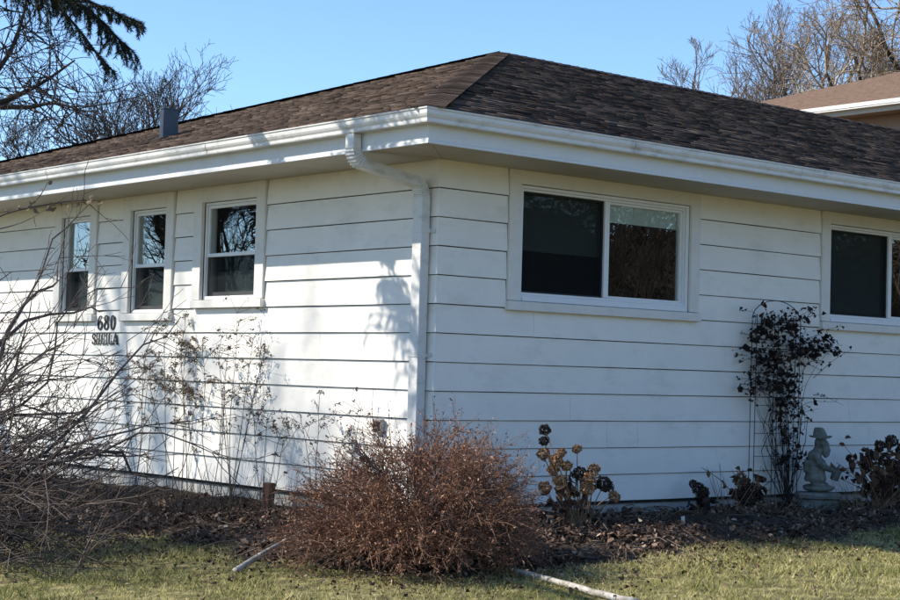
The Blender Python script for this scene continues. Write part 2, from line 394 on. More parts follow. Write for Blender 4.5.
def make_wall(name, m, length, wins, joints, seed):
    r = random.Random(seed)
    # sheathing behind the boards, with the window openings left out
    mb = MB(); xs = sorted({0.0, length} | {w[0]+.06 for w in wins} | {w[1]-.06 for w in wins})
    for x0, x1 in zip(xs[:-1], xs[1:]):
        w = [q for q in wins if q[0]+.06 <= x0+1e-6 and q[1]-.06 >= x1-1e-6]
        z1 = w[0][2]+.04 if w else TOPZ+.1
        if m is Rm: slab(mb, m, max(x0, .0), x1, -.12, -.001, -.02, z1)
        else: slab(mb, m, max(x0, .121) if x0 < .121 else x0, x1, -.12, -.001, -.02, z1)
        if w: slab(mb, m, x0, x1, -.12, -.001, TOPZ-.06, TOPZ+.1)
    wall = mb.build(name, MT['dark_gap'], house)
    for k in range(12):
        z0 = k*CO; z1 = z0+CO
        cuts = [(w[0]-.004, w[1]+.004, w[2]) for w in wins if w[2] < z1-.02]
        segs = []
        for s0, s1 in subtract(0, length, [(c[0], c[1]) for c in cuts]):
            js = sorted(j for (kk, j) in joints if kk == k and s0+.1 < j < s1-.1)
            b = [s0]+js+[s1]
            segs += [(u, v, z0, z1) for u, v in zip(b[:-1], b[1:])]
        for c0, c1, cz in cuts:
            if cz > z0+.02: segs.append((c0, c1, z0, cz-.003))
        for u, v, q0, q1 in segs:
            lip = .018+r.uniform(-.0015, .0015); top = .004
            f = lambda z: lip+(top-lip)*min(1, (z-z0)/CO)
            e = .0012
            p0 = q0+.006; p1 = q1-.0005
            mb = MB()
            u_, v_ = u+(e if u > 0 else -.012), v-e
            uu = u_
            ns = max(1, int((v_-uu)/.55)); vs_ = []; fs_ = []
            for i_ in range(ns+1):
                x_ = uu+(v_-uu)*i_/ns; jz = r.uniform(-.0014, .0014); jo = r.uniform(-.0016, .0016)
                vs_ += [m(x_, 0.0, p0+jz), m(x_, f(p0)+jo, p0+jz), m(x_, f(min(p1, z1)), p1), m(x_, 0.0, p1)]
            for i_ in range(ns): fs_ += [(4*i_+k_, 4*i_+(k_+1) % 4, 4*i_+4+(k_+1) % 4, 4*i_+4+k_) for k_ in range(4)]
            fs_ += [(0, 1, 2, 3), (4*ns+3, 4*ns+2, 4*ns+1, 4*ns)]
            mb.add(vs_, fs_)
            mb.build('siding_board', MT['siding'], wall)
    return wall
joints_r = [(6, .93), (3, 1.32), (2, 2.06), (2, 1.72), (1, 3.0), (4, 5.4), (3, 4.75), (2, 5.05), (8, 7.6), (5, 7.1), (9, 8.2), (1, 6.3), (6, 8.4), (0, 4.2), (7, 3.4+.12), (10, 9.0)]
joints_l = [(5, 1.35), (3, 2.7), (1, 1.9), (4, 4.6), (0, 3.3), (2, 5.3), (8, 6.5), (9, 7.7), (6, 6.1), (7, 8.0)]
wall_r = make_wall('wall', Rm, HX, right_wins, joints_r, 1)
wall_l = make_wall('wall', Lm, HY, left_wins, joints_l, 2)
# back and far walls, foundation, ceiling
mb = MB(); mb.box(0, HX, HY-.12, HY, -.6, TOPZ+.1); mb.box(HX-.1, HX, .12, HY-.12, -.6, TOPZ+.1)
mb.box(.12, HX-.1, .12, HY-.12, TOPZ+.02, TOPZ+.08)
mb.build('rear_wall', MT['siding'], house)
mb = MB(); mb.box(.015, HX, .015, .2, -.75, -.004); mb.box(.015, .2, .2, HY, -.75, -.004)
mb.build('foundation', MT['foundation'], house)

# ---- windows
def frame_rect(mb, m, a0, a1, z0, z1, t, o0, o1, tb=None, tt=None):
    tb = t if tb is None else tb; tt = t if tt is None else tt
    slab(mb, m, a0, a0+t, o0, o1, z0, z1); slab(mb, m, a1-t, a1, o0, o1, z0, z1)
    if tb: slab(mb, m, a0+t, a1-t, o0, o1, z0, z0+tb)
    if tt: slab(mb, m, a0+t, a1-t, o0, o1, z1-tt, z1)
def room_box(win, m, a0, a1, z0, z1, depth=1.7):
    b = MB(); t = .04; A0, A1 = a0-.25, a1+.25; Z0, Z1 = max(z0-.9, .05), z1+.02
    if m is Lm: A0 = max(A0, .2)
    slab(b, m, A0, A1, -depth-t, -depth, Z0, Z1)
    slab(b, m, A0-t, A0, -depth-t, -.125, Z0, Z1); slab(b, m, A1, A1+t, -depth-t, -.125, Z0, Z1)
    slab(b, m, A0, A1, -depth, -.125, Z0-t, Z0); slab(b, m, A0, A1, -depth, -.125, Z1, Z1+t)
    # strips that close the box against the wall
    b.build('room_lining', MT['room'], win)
def slider(a0, a1, z0, z1, swap=False):
    m = Rm; b = MB()
    # casing: two side boards and a head board
    slab(b, m, a0, a0+.115, .001, .030, z0+.072, z1-.001); slab(b, m, a1-.105, a1, .001, .030, z0+.072, z1-.001)
    slab(b, m, a0+.115, a1-.105, .001, .030, z1-.105, z1-.001)
    win = b.build('window', MT['trim'], house, bevel=.003)
    b = MB(); slab(b, m, a0-.008, a1+.008, .001, .052, z0, z0+.068); b.build('sill', MT['trim'], win, bevel=.004)
    i0, i1, j0, j1 = a0+.118, a1-.108, z0+.072, z1-.108
    b = MB()
    frame_rect(b, m, i0, i1, j0, j1, .034, -.1, .004, .045, .022)
    slab(b, m, i0+.034, i1-.034, -.02, .016, j0+.001, j0+.03)
    frame_rect(b, m, i0+.0345, i1-.0345, j0+.046, j1-.0225, .012, -.09, -.012, .02, .018)
    b.build('frame', MT['vinyl'], win, bevel=.002)
    g0, g1 = i0+.047, i1-.047; mid = (g0+g1)/2; zz0, zz1 = j0+.067, j1-.041
    b = MB(); slab(b, m, mid-.026, mid+.026, -.055, -.006, zz0, zz1); b.build('meeting_stile', MT['vinyl'], win, bevel=.003)
    b = MB(); frame_rect(b, m, mid+.0265, g1, zz0, zz1, .018, -.07, -.03); b.build('sash', MT['vinyl'], win, bevel=.002)
    b = MB(); frame_rect(b, m, g0, mid-.0265, zz0, zz1, .012, -.045, -.025); b.build('screen_frame', MT['dark_gap'], win)
    for s0, s1, o in ((g0+.002, mid-.027, -.06), (mid+.045, g1-.018, -.05)):
        b = MB(); slab(b, m, s0, s1, o-.004, o, zz0+.012, zz1-.012); b.build('pane', MT['glass'], win)
    b = MB(); slab(b, m, g0+.012, mid-.039, -.037, -.0365, zz0+.012, zz1-.012); b.build('insect_screen', MT['screen'], win)
    b = MB(); h = .43 if not swap else .72
    slab(b, m, g0-.02, mid+.05, -.082, -.078, zz1-h, zz1+.05); b.build('blind', MT['blind'], win)
    b = MB(); slab(b, m, mid+.06, g1+.02, -.082, -.078, zz1-(.15 if not swap else .02), zz1+.05); b.build('blind', MT['blind'], win)
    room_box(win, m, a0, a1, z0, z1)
    return win
slider(.65, 2.72, 1.41, TOPZ)['label'] = 'wide sliding window nearest the house corner with half drawn blind'
slider(4.31, 6.38, 1.41, TOPZ, True)['label'] = 'wide sliding window above the vine at the right edge'
def double_hung(a0, a1, z0, z1):
    m = Lm; b = MB()
    slab(b, m, a0, a0+.125, .001, .034, z0+.07, z1-.001); slab(b, m, a1-.125, a1, .001, .034, z0+.07, z1-.001)
    slab(b, m, a0+.125, a1-.125, .001, .034, z1-.13, z1-.001)
    win = b.build('window', MT['trim'], house, bevel=.003)
    b = MB(); slab(b, m, a0-.012, a1-.015, .001, .056, z0, z0+.066); b.build('sill', MT['trim'], win, bevel=.004)
    i0, i1, j0, j1 = a0+.127, a1-.127, z0+.071, z1-.132
    b = MB(); frame_rect(b, m, i0, i1, j0, j1, .02, -.11, -.004, .03, .02); b.build('frame', MT['vinyl'], win, bevel=.002)
    g0, g1 = i0+.021, i1-.021; zz0, zz1 = j0+.031, j1-.021; zm = j0+.46*(j1-j0)
    b = MB(); frame_rect(b, m, g0, g1, zm-.015, zz1, .022, -.05, -.02, .03, .026); b.build('upper_sash', MT['vinyl'], win, bevel=.002)
    b = MB(); frame_rect(b, m, g0, g1, zz0, zm+.015, .022, -.085, -.055, .035, .03); b.build('lower_sash', MT['vinyl'], win, bevel=.002)
    b = MB(); slab(b, m, g0+.023, g1-.023, -.04, -.036, zm+.016, zz1-.027); b.build('pane', MT['glass'], win)
    b = MB(); slab(b, m, g0+.023, g1-.023, -.075, -.071, zz0+.036, zm-.016); b.build('pane', MT['glass'], win)
    b = MB(); slab(b, m, g0, g1, -.03, -.0295, zz0, zm-.016); b.build('insect_screen', MT['screen'], win)
    b = MB(); slab(b, m, g0-.01, g1+.01, -.14, -.135, zz0-.01, zz0+.62*(zm-zz0)); b.build('blind', MT['blind'], win)
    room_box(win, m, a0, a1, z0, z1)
    return win
for w, lb in zip(left_wins, ('double hung window nearest the downspout', 'middle one of the three double hung windows', 'double hung window farthest from the downspout')):
    double_hung(*w)['label'] = lb

# ---- soffit, fascia, gutter
OV = .62
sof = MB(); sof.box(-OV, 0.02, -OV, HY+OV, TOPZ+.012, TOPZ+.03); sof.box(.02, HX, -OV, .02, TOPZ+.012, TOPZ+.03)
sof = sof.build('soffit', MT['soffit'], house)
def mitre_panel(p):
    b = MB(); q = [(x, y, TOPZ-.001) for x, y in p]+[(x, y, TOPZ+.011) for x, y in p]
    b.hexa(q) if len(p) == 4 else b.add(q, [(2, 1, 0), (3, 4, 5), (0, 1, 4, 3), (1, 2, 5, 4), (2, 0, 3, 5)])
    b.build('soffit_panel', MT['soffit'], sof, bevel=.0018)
gp = .002; PW = .405
a = 0.0
while a < HX-.1:
    e = min(a+PW, HX); mitre_panel([(a+gp, -OV), (e-gp, -OV), (e-gp, .018), (a+gp, .018)]); a = e
a = 0.0
while a < HY:
    e = min(a+PW, HY); mitre_panel([(-OV, a+gp), (.018, a+gp), (.018, e-gp), (-OV, e-gp)]); a = e
c = OV/2
mitre_panel([(-OV+.01, -OV), (-c, -OV), (-c, -c-.008)]); mitre_panel([(-c+gp, -OV), (-gp, -OV), (-gp, -.012), (-c+gp, -c-.008)])
mitre_panel([(-OV, -OV+.01), (-c-.008, -c), (-OV, -c)]); mitre_panel([(-OV, -c+gp), (-c-.008, -c+gp), (-.012, -gp), (-OV, -gp)])
b = MB(); 
b.hexa([(-OV, -OV, TOPZ-.006), (-OV+.02, -OV-.0, TOPZ-.006), (0.0, -.02, TOPZ-.006), (-.02, 0, TOPZ-.006),
        (-OV, -OV, TOPZ+.011), (-OV+.02, -OV, TOPZ+.011), (0.0, -.02, TOPZ+.011), (-.02, 0, TOPZ+.011)])
b.build('mitre_strip', MT['soffit'], sof)
def profile_sweep(name, prof, matl, parent, close=True):
    """sweep an (out, z) profile along left eave -> corner -> right eave with a mitre; out measured outwards from wall plane"""
    rings = []
    for (o, z) in prof: rings.append([(-o, HY+OV, z), (-o, -o, z), (HX-.02, -o, z)])
    nP = len(prof); v = []; f = []
    for s in range(3):
        for i in range(nP): v.append(rings[i][s])
    for s in range(2):
        for i in range(nP if close else nP-1):
            j = (i+1) % nP; f.append((s*nP+i, s*nP+j, (s+1)*nP+j, (s+1)*nP+i))
    if close: f.append(tuple(range(nP))); f.append(tuple(range(3*nP-1, 2*nP-1, -1)))
    b = MB(); b.add(v, f); return b.build(name, matl, parent)
FZ0 = TOPZ-.012
profile_sweep('fascia', [(OV, FZ0), (OV+.022, FZ0), (OV+.022, FZ0+.02), (OV+.016, FZ0+.024), (OV+.016, 2.60), (OV, 2.60)], MT['fascia'], house)
G0 = OV+.0165
outer = [(0, 2.636), (0, 2.548), (.080, 2.548), (.083, 2.556), (.083, 2.574), (.092, 2.588), (.098, 2.602), (.099, 2.626), (.106, 2.634), (.106, 2.642), (.090, 2.642)]
inner = [(.090, 2.638), (.095, 2.628), (.094, 2.604), (.088, 2.591), (.079, 2.577), (.079, 2.558), (.076, 2.552), (.003, 2.552), (.003, 2.636)]
gut = profile_sweep('gutter', [(G0+o, z) for o, z in outer+inner], MT['gutter'], house)
for a in np.arange(1.2, 15, 1.9):      # seams / joint straps of the gutter
    b = MB(); pts = [(G0+o*1.02+.0015, z) for o, z in outer[2:9]]
    v = [Rm(a, o, z) for o, z in pts]+[Rm(a+.03, o, z) for o, z in pts]; k = len(pts)
    b.add(v, [(i, i+1, k+i+1, k+i) for i in range(k-1)]); b.build('gutter_strap', MT['gutter'], gut)
for a in np.arange(1.9, 10, 2.6):
    b = MB(); pts = [(G0+o*1.02+.0015, z) for o, z in outer[2:9]]
    v = [Lm(a, o, z) for o, z in pts]+[Lm(a+.03, o, z) for o, z in pts]; k = len(pts)
    b.add(v, [(i, i+1, k+i+1, k+i) for i in range(k-1)]); b.build('gutter_strap', MT['gutter'], gut)

# ---- downspout (rectangular, with crimped elbows)
def rect_sweep(name, stations, matl, parent):
    """stations: (centre xyz, dir-in-xz-plane angle, half width along y, half depth)"""
    v = []; f = []
    for (cx, cy, cz, ang, hw, hd) in stations:
        nx, nz = math.cos(ang), math.sin(ang)          # depth axis in xz
        for sy, sd_ in ((-1, -1), (1, -1), (1, 1), (-1, 1)):
            v.append((cx+nx*hd*sd_, cy+sy*hw, cz+nz*hd*sd_))
    for i in range(len(stations)-1):
        for k in range(4):
            j = (k+1) % 4; f.append((4*i+k, 4*i+j, 4*i+4+j, 4*i+4+k))
    f.append((0, 1, 2, 3)); n0 = 4*(len(stations)-1); f.append((n0+3, n0+2, n0+1, n0))
    b = MB(); b.add(v, f); return b.build(name, matl, parent, bevel=.004 if len(stations) < 4 else 0)
DY = .108; hw, hd = .050, .038
xo, xw = -(G0+.044), -.066
pA = (xo, 2.43); ang0 = 0.0
def elbow_st(cx, cz, a_from, a_to, rad, n=13):
    """centreline arc; travel direction angle measured from straight down towards +x"""
    st = []
    x, z = cx, cz
    for i in range(n+1):
        t = a_from+(a_to-a_from)*i/n
        if i: 
            tm = a_from+(a_to-a_from)*(i-.5)/n; L = rad*abs(a_to-a_from)/n
            x += math.sin(tm)*L; z -= math.cos(tm)*L
        amp = .006 if i % 2 else 0.0
        st.append((x, DY, z, t, hw-amp, hd-amp))
    return st, (x, z)
TH = math.radians(66)
ds = rect_sweep('downspout', [(xw, DY, 2.17, 0, hw, hd), (xw, DY, -.10, 0, hw, hd)], MT['gutter'], house)
rect_sweep('outlet_pipe', [(xo, DY, 2.546, 0, hw-.004, hd-.004), (xo, DY, 2.44, 0, hw-.004, hd-.004)], MT['gutter'], ds)
st1, (x1, z1) = elbow_st(xo, 2.45, 0, TH, .105); rect_sweep('elbow', st1, MT['gutter'], ds)
# the lower elbow, worked backwards from the vertical pipe
st2, (x2, z2) = elbow_st(0, 0, TH, 0, .12); dx_ = xw-x2; dz_ = 2.165-z2
st2 = [(x+dx_, y, z+dz_, a_, w_, d_) for x, y, z, a_, w_, d_ in st2]
xs_, zs_ = st2[0][0], st2[0][2]
rect_sweep('elbow', st2, MT['gutter'], ds)
angd = math.atan2(xs_-x1, z1-zs_)
rect_sweep('offset_pipe', [(x1-.01*math.sin(angd), DY, z1+.01*math.cos(angd), angd, hw-.003, hd-.003), (xs_+.01*math.sin(angd), DY, zs_-.01*math.cos(angd), angd, hw-.003, hd-.003)], MT['gutter'], ds)
for z in (1.92, 1.05, .3):
    b = MB(); b.box(xw-hd-.004, xw+hd+.004, DY-hw-.004, DY+hw+.004, z, z+.03); b.box(-.022, -.018, DY-hw-.05, DY+hw+.02, z, z+.03)
    b.build('strap', MT['gutter'], ds)

# ---- roof
ZE = 2.637; PITCH = 1/3.0; OE = .70; S = 5.2
PK = np.array([S, S, ZE+(S+OE)*PITCH])
roof = MB()
c00 = (-OE, -OE, ZE-.02); c10 = (HX, -OE, ZE-.02); c01 = (-OE, 2*S+OE, ZE-.02); c11 = (HX, 2*S+OE, ZE-.02)
pk0 = (S, S, PK[2]-.02); pk1 = (HX, S, PK[2]-.02)
roof.add([c00, c10, pk1, pk0], [(0, 1, 2, 3)]); roof.add([c00, pk0, c01], [(0, 1, 2)]); roof.add([c01, pk0, pk1, c11], [(0, 1, 2, 3)])
roof = roof.build('roof', MT['deck'], house)
def shingle_plane(name, O, A, U, N_, lim, seed):
    r = np.random.default_rng(seed); V = []; Fq = []; T = []
    A, U, N_, O = map(np.asarray, (A, U, N_, O)); E = .128; rows = int(6.22/E)
    for i in range(rows+1):
        s0 = i*E; s1 = min(s0+E*1.25, 6.219); s0 = min(s0, 6.21)
        lo, hi = lim(s0); lo2, hi2 = lim(s1); a = lo-r.uniform(0, .2)
        wv = .004*math.sin(i*1.7)
        while a < hi:
            wd = r.choice([.08, .11, .15, .19, .25])*r.uniform(.85, 1.15); e = a+wd
            th = .008+(.007 if r.random() < .5 else 0)+r.uniform(0, .002); dr = r.uniform(-.004, .004)+wv
            q = [max(a, lo), min(e, hi)]; q2 = [min(max(a, lo2), hi2), max(min(e, hi2), lo2)]
            if q[1]-q[0] > .01:
                P = [O+A*q[0]+U*(s0+dr), O+A*q[1]+U*(s0+dr), O+A*q2[1]+U*s1, O+A*q2[0]+U*s1]
                B = len(V)
                V += [P[0]-N_*.004, P[1]-N_*.004, P[0]+N_*th, P[1]+N_*th, P[2]+N_*.001, P[3]+N_*.001]
                Fq += [(B, B+1, B+3, B+2), (B+2, B+3, B+4, B+5), (B, B+2, B+5, B), (B+1, B+4, B+3, B+1)]
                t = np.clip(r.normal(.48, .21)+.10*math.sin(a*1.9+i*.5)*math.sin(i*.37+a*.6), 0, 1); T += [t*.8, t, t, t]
            a = e+.002
    quads = np.array([f for f in Fq if f[0] != f[3]]); tr = np.array([f[:3] for f in Fq if f[0] == f[3]])
    tq = [t for f, t in zip(Fq, T) if f[0] != f[3]]; tt = [t for f, t in zip(Fq, T) if f[0] == f[3]]
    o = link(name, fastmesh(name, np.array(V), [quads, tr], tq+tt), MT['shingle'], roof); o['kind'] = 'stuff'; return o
cs = 1/math.sqrt(1+PITCH**2); sn = PITCH*cs
shingle_plane('shingles', (0, -OE, ZE), (1, 0, 0), (0, cs, sn), (0, -sn, cs), lambda s: (-OE+s*cs, HX), 5)
shingle_plane('shingles', (-OE, 0, ZE), (0, 1, 0), (cs, 0, sn), (-sn, 0, cs), lambda s: (-OE+s*cs, 2*S+OE-s*cs), 6)
def caps(name, P0, P1, wdir1, wdir2, seed):
    r = np.random.default_rng(seed); P0 = np.array(P0); P1 = np.array(P1); d = P1-P0; L = np.linalg.norm(d); d /= L
    V = []; Fq = []; T = []; w1 = np.array(wdir1); w2 = np.array(wdir2); k = int(L/.14); up = np.array([0, 0, 1.0]); W = .115
    for i in range(k):
        a = P0+d*(i*.14); e = P0+d*(i*.14+.17); th = .013+r.uniform(0, .003)
        B = len(V)
        V += [a+w1*W+up*(th-.004), a+up*(th+.012), a+w2*W+up*(th-.004), e+w1*W+up*.008, e+up*.018, e+w2*W+up*.008,
              a+w1*W-up*.005, a+up*.005, a+w2*W-up*.005]
        Fq += [(B, B+1, B+4, B+3), (B+1, B+2, B+5, B+4), (B+6, B+7, B+1, B), (B+7, B+8, B+2, B+1)]
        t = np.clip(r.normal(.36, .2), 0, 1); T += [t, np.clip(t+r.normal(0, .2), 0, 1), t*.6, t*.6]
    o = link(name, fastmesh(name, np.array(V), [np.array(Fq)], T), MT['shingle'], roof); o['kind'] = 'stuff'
h = math.sqrt(.5)
fr = np.array([1, 0, 0]); caps('hip_caps', (-OE, -OE, ZE+.004), PK+[0, 0, .004], (h, -h, -h*PITCH*.0-.0), (-h, h, 0), 1)
caps('hip_caps', (-OE, 2*S+OE, ZE+.004), PK+[0, 0, .004], (-h, -h, 0), (h, h, 0), 2)
caps('ridge_caps', (HX, S, PK[2]+.006), PK+[0, 0, .006], (0, -cs, -sn), (0, cs, -sn), 3)
# vents on the roof
def roof_z(x): return ZE+(x+OE)*PITCH
vp = np.array([.71, 4.88]); vz = roof_z(.71)
vt = MB(); vt.hexa([(vp[0]-.085, vp[1]-.035, vz-.06), (vp[0]+.085, vp[1]-.035, vz-.0), (vp[0]+.085, vp[1]+.035, vz-.0), (vp[0]-.085, vp[1]+.035, vz-.06),
                    (vp[0]-.08, vp[1]-.033, vz+.27), (vp[0]+.08, vp[1]-.033, vz+.27), (vp[0]+.08, vp[1]+.033, vz+.27), (vp[0]-.08, vp[1]+.033, vz+.27)])
vt = vt.build('flue', MT['vent'], house, bevel=.003)
b = MB(); b.box(vp[0]-.088, vp[0]+.088, vp[1]-.041, vp[1]+.041, vz+.262, vz+.276); b.build('flue_cap', MT['vent'], vt)
b = MB(); b.hexa([(vp[0]-.16, vp[1]-.12, roof_z(vp[0]-.16)+.012), (vp[0]+.16, vp[1]-.12, roof_z(vp[0]+.16)+.012), (vp[0]+.16, vp[1]+.12, roof_z(vp[0]+.16)+.012), (vp[0]-.16, vp[1]+.12, roof_z(vp[0]-.16)+.012),
                  (vp[0]-.16, vp[1]-.12, roof_z(vp[0]-.16)+.02), (vp[0]+.16, vp[1]-.12, roof_z(vp[0]+.16)+.02), (vp[0]+.16, vp[1]+.12, roof_z(vp[0]+.16)+.02), (vp[0]-.16, vp[1]+.12, roof_z(vp[0]-.16)+.02)])
b.build('flashing', MT['deck'], vt)
hv = np.array([1.95, 8.45, roof_z(1.95)])
V = []; Fq = []
prof = [(.04, -.05), (.04, .01), (.075, .015), (.075, .028), (.06, .045), (.035, .057), (.001, .06)]
for (r_, z_) in prof:
    for k in range(12): V.append((hv[0]+r_*math.cos(k*PI/6), hv[1]+r_*math.sin(k*PI/6), hv[2]+z_))
for i in range(len(prof)-1):
    for k in range(12): Fq.append((12*i+k, 12*i+(k+1) % 12, 12*i+12+(k+1) % 12, 12*i+12+k))
b = MB(); b.add(V, Fq); b.build('roof_vent', MT['vent'], house, True)

# ---- outlet box on the left wall
oy = on_x(382, 426, 0)
b = MB(); slab(b, Lm, oy[1]-.05, oy[1]+.05, .012, .05, .50, .60); ob = b.build('outlet_box', MT['box_grey'], house, bevel=.006)
b = MB(); slab(b, Lm, oy[1]-.036, oy[1]+.036, .0505, .058, .515, .585); b.build('cover', MT['dark_gap'], ob, bevel=.004)

# ---- house number and street name
def ribbon(pts, w, closed=False):
    """flat stroke in (s, z): returns list of quads as 2d corner arrays"""
    P = np.array(pts, float); out = []
    n = len(P); T = np.gradient(P, axis=0) if not closed else (np.roll(P, -1, 0)-np.roll(P, 1, 0))
    T /= np.linalg.norm(T, axis=1, keepdims=True); Nn = np.stack([-T[:, 1], T[:, 0]], 1)
    wv = np.array([w(t) if callable(w) else w for t in T])
    Lf = P+Nn*wv[:, None]/2; Rt = P-Nn*wv[:, None]/2
    for i in range(n if closed else n-1):
        j = (i+1) % n; out.append([Lf[i], Rt[i], Rt[j], Lf[j]])
    return out
def glyph(name, strokes, s0, z0, parent):
    b = MB()
    for q in strokes:
        f = lambda p_, o: Lm(s0-p_[0], o, z0+p_[1])
        b.hexa([f(q[0], .0185), f(q[1], .0185), f(q[2], .0185), f(q[3], .0185), f(q[0], .0225), f(q[1], .0225), f(q[2], .0225), f(q[3], .0225)])
    return b.build(name, MT['black'], parent)
def ell(cx, cz, rx, rz, a0=0, a1=360, n=20):
    return [(cx+rx*math.cos(math.radians(a0+(a1-a0)*i/n)), cz+rz*math.sin(math.radians(a0+(a1-a0)*i/n))) for i in range(n+1)]
VW = lambda t: .009+.014*abs(t[1])     # heavy uprights, light turns
num = tag(empty('house_number', (0, 4.615, 1.243)), 'black metal digits 680 on the white wall below the windows', 'house number')
def rect(x0, x1, z0, z1): return [[(x0, z0), (x1, z0), (x1, z1), (x0, z1)]]
z_n = .004; s_n = .17
glyph('digit', ribbon(ell(.045, .043, .034, .038)[:-1], VW, True)+ribbon([(.012, .045), (.014, .085), (.03, .115), (.055, .128), (.075, .118)], VW), s_n, z_n, num)
glyph('digit', ribbon(ell(.045, .038, .034, .033)[:-1], VW, True)+ribbon(ell(.045, .102, .029, .027)[:-1], VW, True), s_n-.115, z_n, num)
glyph('digit', ribbon(ell(.045, .066, .033, .062)[:-1], VW, True), s_n-.235, z_n, num)
nam = tag(empty('street_name', (0, 4.62, 1.115)), 'black letters SHEILA on the white wall under the house number', 'sign')
Hh = .10; vw = .0155; hwid = .008
def serif(x, z): return rect(x-.010, x+vw+.010, z, z+hwid)
S_ = ribbon([(.062, .075), (.058, .09), (.04, .095), (.022, .09), (.014, .075), (.022, .058), (.04, .05), (.056, .04), (.062, .025), (.055, .010), (.036, .005), (.016, .010), (.012, .026)], VW)
H_ = rect(.01, .01+vw, 0, Hh)+rect(.056, .056+vw, 0, Hh)+rect(.01+vw, .056, .045, .045+hwid)+serif(.01, -.001)+serif(.056, -.001)+serif(.01, Hh-hwid+.001)+serif(.056, Hh-hwid+.001)
E_ = rect(.01, .01+vw, 0, Hh)+rect(.01+vw, .07, 0, hwid)+rect(.01+vw, .07, Hh-hwid, Hh)+rect(.01+vw, .056, .045, .045+hwid)+rect(.06, .07, hwid, .03)+rect(.06, .07, .07, Hh-hwid)
I_ = rect(.01, .01+vw, 0, Hh)+serif(.01, -.001)+serif(.01, Hh-hwid+.001)
L_ = rect(.01, .01+vw, 0, Hh)+rect(.01+vw, .066, 0, hwid)+rect(.056, .066, hwid, .034)+serif(.01, Hh-hwid+.001)
A_ = ribbon([(.006, 0), (.045, Hh)], .013)+ribbon([(.045, Hh), (.084, 0)], .024)+rect(.026, .064, .03, .03+hwid)+rect(-.006, .024, -.001, .011)+rect(.066, .104, -.001, .011)
cur = .262
for g_, w_ in ((S_, .078), (H_, .096), (E_, .084), (I_, .050), (L_, .080), (A_, .10)):
    glyph('letter', g_, cur, .0, nam); cur -= w_

# ================================================================== TALLER HOUSE BEHIND
th = tag(empty('two_storey_house', (16, 6, 0)), 'taller brown house with white gutter rising behind the dark roof ridge', 'house')
tx0, ty0, ty1 = 16.05-16, .4-6, 13.05-6
b = MB(); b.box(tx0, tx0+9, ty0, ty1, -.6, 5.46); b.build('wall', MT['brown_wall'], th)
EX, EY0, EY1, EZ = 15.57-16, -.25-6, 13.68-6, 5.6
b = MB(); b.box(EX+.03, tx0+9.6, EY0+.03, EY1-.03, 5.462, 5.48); b.build('soffit', MT['brown_wall'], th)
b = MB(); b.box(EX, EX+.025, EY0, EY1, 5.44, 5.59); b.box(EX+.026, tx0+9.6, EY0, EY0+.025, 5.44, 5.59); b.build('fascia', MT['soffit'], th)
b = MB(); b.box(EX-.10, EX-.001, EY0-.1, EY1, 5.52, 5.545); b.box(EX-.11, EX-.09, EY0-.1, EY1, 5.546, 5.61); b.build('gutter', MT['trim'], th)
W_ = (EY1-EY0)/2; rz = 5.6+W_*PITCH; yc = (EY0+EY1)/2
b = MB(); b.add([(EX-.03, EY0-.03, 5.595), (EX-.03, EY1+.03, 5.595), (EX+W_, yc, rz), (tx0+12, yc, rz), (tx0+12, EY0, 5.6), (tx0+12, EY1, 5.6)],
                [(0, 2, 1), (0, 4, 3, 2), (1, 2, 3, 5)])
rf2 = b.build('roof', MT['shingle2'], th)
# its shingle courses as thin raised strips
V = []; Fq = []
for i in range(44):
    s0 = i*.142*cs; s1 = s0+.142*cs
    if W_-s0 < .1: break
    y0, y1 = EY0-.03+s0, EY1+.03-s0; x = EX-.03+s0; z = 5.595+s0*PITCH; B = len(V)
    V += [(x, y0, z), (x, y1, z), (x-.003, y0, z+.014), (x-.003, y1, z+.014), (x+.16, y1-.16, z+.16*PITCH+.002), (x+.16, y0+.16, z+.16*PITCH+.002)]
    Fq += [(B, B+1, B+3, B+2), (B+2, B+3, B+4, B+5)]
o = link('shingles', fastmesh('shingles', np.array(V), [np.array(Fq)]), MT['shingle2'], rf2); o['kind'] = 'stuff'

